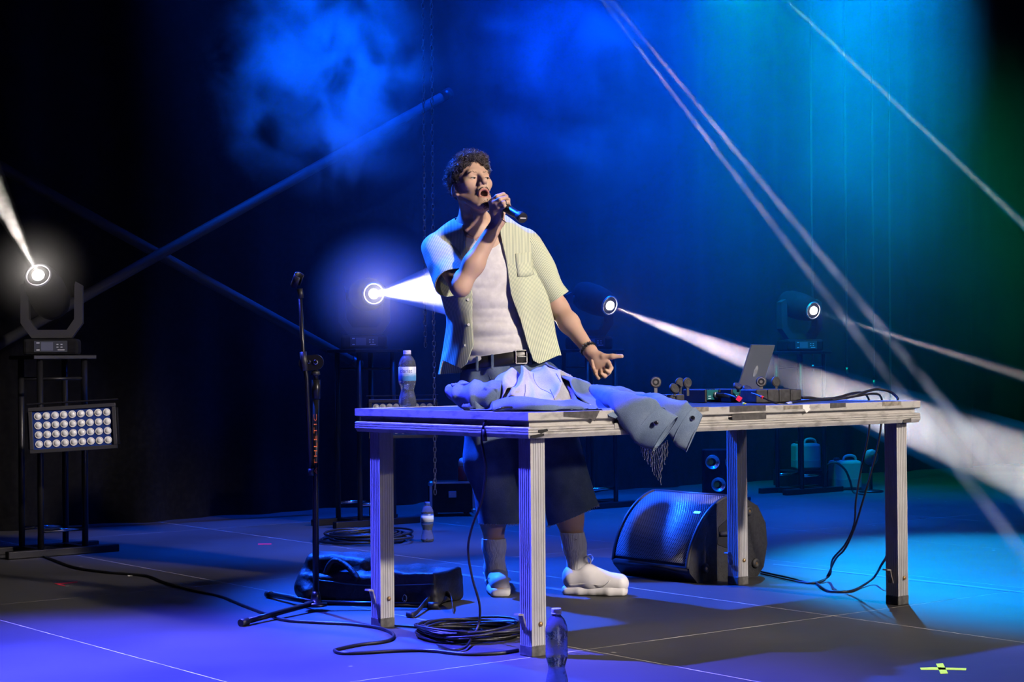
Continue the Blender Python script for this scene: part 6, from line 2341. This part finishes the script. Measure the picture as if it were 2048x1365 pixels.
# the roll of cloth at the left of the pale panel
sheet('side_fold', [[A(985, 800, 6.20), A(984, 775, 6.22), A(995, 752, 6.24), A(1018, 745, 6.25), A(1040, 752, 6.26)],
                    [A(990, 812, 6.12), A(990, 785, 6.13), A(1003, 764, 6.15), A(1024, 757, 6.18), A(1044, 757, 6.21)],
                    [A(998, 818, 6.08), A(1003, 795, 6.08), A(1014, 780, 6.10), A(1030, 770, 6.14), A(1046, 764, 6.19)]], mat_denim_lit, 0.005, 8, 7, 0.002, 13, None, ((2.2, 0.9, 0.1, 0.022), (5, -0.6, 0.3, 0.008)))

# waistband along the front
top_e = [(984, 806, 6.06), (1012, 797, 6.05), (1050, 795, 6.02), (1085, 800, 6.02), (1118, 803, 6.06), (1150, 801, 6.08), (1180, 812, 6.09), (1215, 826, 6.08), (1236, 834, 6.08)]
bot_e = [(985, 826, 6.03), (1012, 822, 6.02), (1050, 820, 5.99), (1085, 821, 5.99), (1118, 822, 6.03), (1150, 824, 6.05), (1180, 829, 6.06), (1212, 834, 6.05), (1230, 837, 6.05)]
mid_e = [((a[0] + b[0]) / 2, (a[1] + b[1]) / 2, (a[2] + b[2]) / 2 - 0.012) for a, b in zip(top_e, bot_e)]
wb = sheet('waistband', [[A(*p) for p in top_e], [A(*p) for p in mid_e], [A(*p) for p in bot_e]], mat_jean, 0.006, 6, 5, 0.0012, 3)
# front panels and folds lying over the mound
sheet('front_panel', [[A(1090, 729, 6.30), A(1110, 734, 6.29), A(1125, 752, 6.26), A(1145, 775, 6.20), A(1160, 795, 6.12)],
                      [A(1110, 738, 6.38), A(1135, 748, 6.35), A(1155, 768, 6.30), A(1178, 790, 6.22), A(1200, 812, 6.12)],
                      [A(1140, 760, 6.46), A(1165, 765, 6.42), A(1190, 782, 6.36), A(1212, 802, 6.24), A(1236, 824, 6.12)]], mat_jean, 0.005, 8, 8, 0.002, 5, None, ((2.5, 1.0, 0.4, 0.024), (6, 1.4, 0.0, 0.009)))
sheet('front_panel', [[A(1150, 772, 6.52), A(1190, 768, 6.50), A(1225, 772, 6.48), A(1262, 782, 6.46), A(1300, 792, 6.44)],
                      [A(1160, 786, 6.42), A(1195, 780, 6.40), A(1230, 786, 6.38), A(1262, 798, 6.36), A(1300, 808, 6.34)],
                      [A(1180, 805, 6.28), A(1205, 800, 6.26), A(1235, 805, 6.24), A(1255, 815, 6.22), A(1275, 826, 6.20)]], mat_jean, 0.005, 8, 8, 0.002, 7, None, ((1.5, 2.4, 0.9, 0.026), (4, -2.2, 0.0, 0.010)))
# collar rolled open at the left end: a wide loop of cloth


def loft(name, rings, mat, thick=0.004, n=28, wrinkle=0.003, seed=1):
    """open cloth tube: rings = (centre, axis u, axis v)"""
    cs = spline([Vector(r[0]) for r in rings], 7); us = spline([Vector(r[1]) for r in rings], 7); vs2 = spline([Vector(r[2]) for r in rings], 7)
    pts = []
    for c, u, v in zip(cs, us, vs2):
        for k in range(n):
            a = 2 * PI * k / n
            pts.append(tuple(c + u * math.cos(a) + v * math.sin(a)))
    pts = np.array(pts)
    w = Waves(seed, 42, 12); w2 = Waves(seed + 1, 90, 12)
    m = len(cs)
    cc = np.repeat(np.array([tuple(c) for c in cs]), n, axis=0)
    dr = pts - cc; dr /= np.linalg.norm(dr, axis=1)[:, None] + 1e-9
    tl = np.repeat(np.linspace(0, 1, m), n)
    an = np.tile(np.arange(n) * 2 * PI / n, m)
    fold_ = ridge(tl * 7 * PI + 1.6 * np.sin(an + seed) + w(pts)) - 0.45
    pts = pts + dr * (w(pts) * wrinkle * 0.6 + w2(pts) * wrinkle * 0.3 + fold_ * wrinkle * 2.2 * (1 - sstep(0.72, 0.88, tl)))[:, None]
    pts = rest(pts)
    ff = [(i * n + k, i * n + (k + 1) % n, (i + 1) * n + (k + 1) % n, (i + 1) * n + k) for i in range(m - 1) for k in range(n)]
    o = link(name, np_mesh(name, pts, np.array(ff)), mat, jk)
    md = o.modifiers.new('thickness', 'SOLIDIFY'); md.thickness = thick; md.offset = 0
    return o, cs, us, vs2


def pv(p0, p1, y):
    """vector between two pixels at a depth"""
    return A(p1[0], p1[1], y) - A(p0[0], p0[1], y)


loft('collar', [(A(912, 784, 6.26), pv((912, 784), (906, 767), 6.26) + V(0, 0.0, 0), V(0.035, 0.07, 0)),
                (A(930, 791, 6.22), pv((930, 791), (928, 767), 6.22), V(0.03, 0.075, 0)),
                (A(952, 794, 6.18), pv((952, 794), (952, 764), 6.18), V(0.02, 0.075, 0)),
                (A(975, 792, 6.15), pv((975, 792), (978, 760), 6.15), V(0.01, 0.07, 0)),
                (A(1000, 794, 6.15), pv((1000, 794), (1004, 762), 6.15), V(0.0, 0.06, 0))], mat_jean, 0.005, 28, 0.007, 21)
sheet('collar_flap', [[A(906, 770, 6.20), A(935, 766, 6.17), A(965, 770, 6.13), A(995, 778, 6.09)],
                      [A(915, 795, 6.17), A(940, 800, 6.13), A(965, 802, 6.10), A(990, 803, 6.07)],
                      [A(925, 812, 6.16), A(940, 822, 6.10), A(960, 827, 6.07), A(986, 823, 6.05)]], mat_jean, 0.005, 8, 8, 0.002, 25, None, ((2.0, 1.8, 0.3, 0.026), (5, -1.2, 0.8, 0.010)))

# two sleeves hanging over the front edge
s1, cs, us, vs2 = loft('sleeve', [(A(1150, 788, 6.40), V(0, 0.05, 0.0), V(0.0, 0.0, 0.040)),
                (A(1205, 795, 6.34), V(0.03, 0.06, 0.0), V(0.0, -0.01, 0.036)),
                (A(1244, 806, 6.13), V(0.045, 0.030, 0.02), V(-0.02, -0.03, 0.030)),
                (A(1276, 828, 6.075), V(0.048, 0.000, 0.050), V(-0.03, -0.035, 0.012)),
                (A(1303, 854, 6.105), V(0.046, 0.0, 0.058), V(-0.022, -0.034, 0.010)),
                (A(1330, 868, 6.125), V(0.041, 0.0, 0.056), V(-0.010, -0.034, 0.004))], mat_jean, 0.004, 32, 0.0050, 31)
s2, cs2, us2, vs22 = loft('sleeve', [(A(1225, 788, 6.50), V(0.02, 0.05, 0.0), V(0.0, 0.0, 0.026)),
                (A(1280, 800, 6.44), V(0.03, 0.06, 0.0), V(0.0, -0.01, 0.026)),
                (A(1322, 812, 6.24), V(0.04, 0.040, 0.015), V(-0.01, -0.02, 0.026)),
                (A(1350, 832, 6.18), V(0.042, 0.010, 0.045), V(-0.02, -0.030, 0.010)),
                (A(1371, 854, 6.205), V(0.034, 0.005, 0.058), V(-0.012, -0.032, 0.006)),
                (A(1388, 868, 6.22), V(0.028, 0.005, 0.060), V(-0.004, -0.030, 0.002))], mat_jean, 0.004, 32, 0.0050, 41)
for cs_, us_, vs_2, o in ((cs, us, vs2, s1), (cs2, us2, vs22, s2)):
    # cuff band at the mouth, stitched line, snap button
    m = len(cs_)
    for k in (m - 9, m - 1):
        pts = [cs_[k] + us_[k] * 1.03 * math.cos(a) + vs_2[k] * 1.03 * math.sin(a) for a in np.linspace(0, 2 * PI, 32, endpoint=False)]
        MB().tube(pts, 0.0024, 5, True).build('cuff_seam', mat_jean, o)
for (px, py, yy), o in (((1312, 847, 6.066), s1), ((1385, 837, 6.178), s2)):
    c = Vector(A(px, py, yy))
    MB().lathe([(0.0088, -0.004), (0.0088, 0.001), (0.0062, 0.0035), (0.003, 0.002)], 16, basis(c, (1, 0, 0), (0, 0, 1), (0, -1, 0))).build('snap_button', mat_chrome, o)
# seams over the lit-toned back panel, following its surface
_bp = [o for o in bpy.data.objects if o.parent == jk and o.name.startswith('back_panel')][0]
from mathutils.bvhtree import BVHTree
_bvh = BVHTree.FromPolygons([v.co.copy() for v in _bp.data.vertices], [tuple(p.vertices) for p in _bp.data.polygons])
for pts in ([(1066, 744), (1068, 760), (1078, 776), (1094, 784), (1104, 790)], [(1050, 770), (1050, 785), (1048, 794)], [(1100, 780), (1106, 792), (1109, 800)], [(1112, 748), (1124, 768), (1142, 788)]):
    pp = []
    for a, b in [(p.x, p.y) for p in spline([(x, y, 0) for x, y in pts], 6)]:
        hit = _bvh.ray_cast(Vector((0, 0, CAM_H)), pix_ray(a, b).normalized())
        if hit[0] is not None:
            pp.append(hit[0] + Vector((0, -0.003, 0.0005)))
    if len(pp) > 3:
        MB().tube(pp, 0.0014, 5).build('seam', mat_seam, jk)

# crystal fringe under the sleeve
mat_crystal = new_mat('crystal_beads', (0.75, 0.78, 0.85), 0.08, 0.9)
fr_ = random.Random(5)
for i in range(18):
    t = i / 17
    px = 1281 + t * 54
    y_top = 880 + 14 * math.sin(t * 3.1)
    y_bot = 905 + 66 * min(1.0, (t / 0.82)) if t < 0.82 else 945 - (t - 0.82) * 160
    y_bot += fr_.uniform(-5, 5)
    yy = 6.115 + 0.02 * fr_.random()
    p, q = Vector(A(px, y_top, yy)), Vector(A(px + fr_.uniform(-2, 2), y_bot, yy))
    n = max(6, int((p - q).length / 0.0042))
    pts, rad = [], []
    for k in range(n * 2 + 1):
        pts.append(p.lerp(q, k / (2 * n)) + Vector((0.0012 * math.sin(k * 0.5 + i), 0, 0)))
        rad.append(0.0017 if k % 2 else 0.0006)
    MB().tube(pts, 0.001, 6, False, rad, False).build('fringe_strand', mat_crystal, jk)
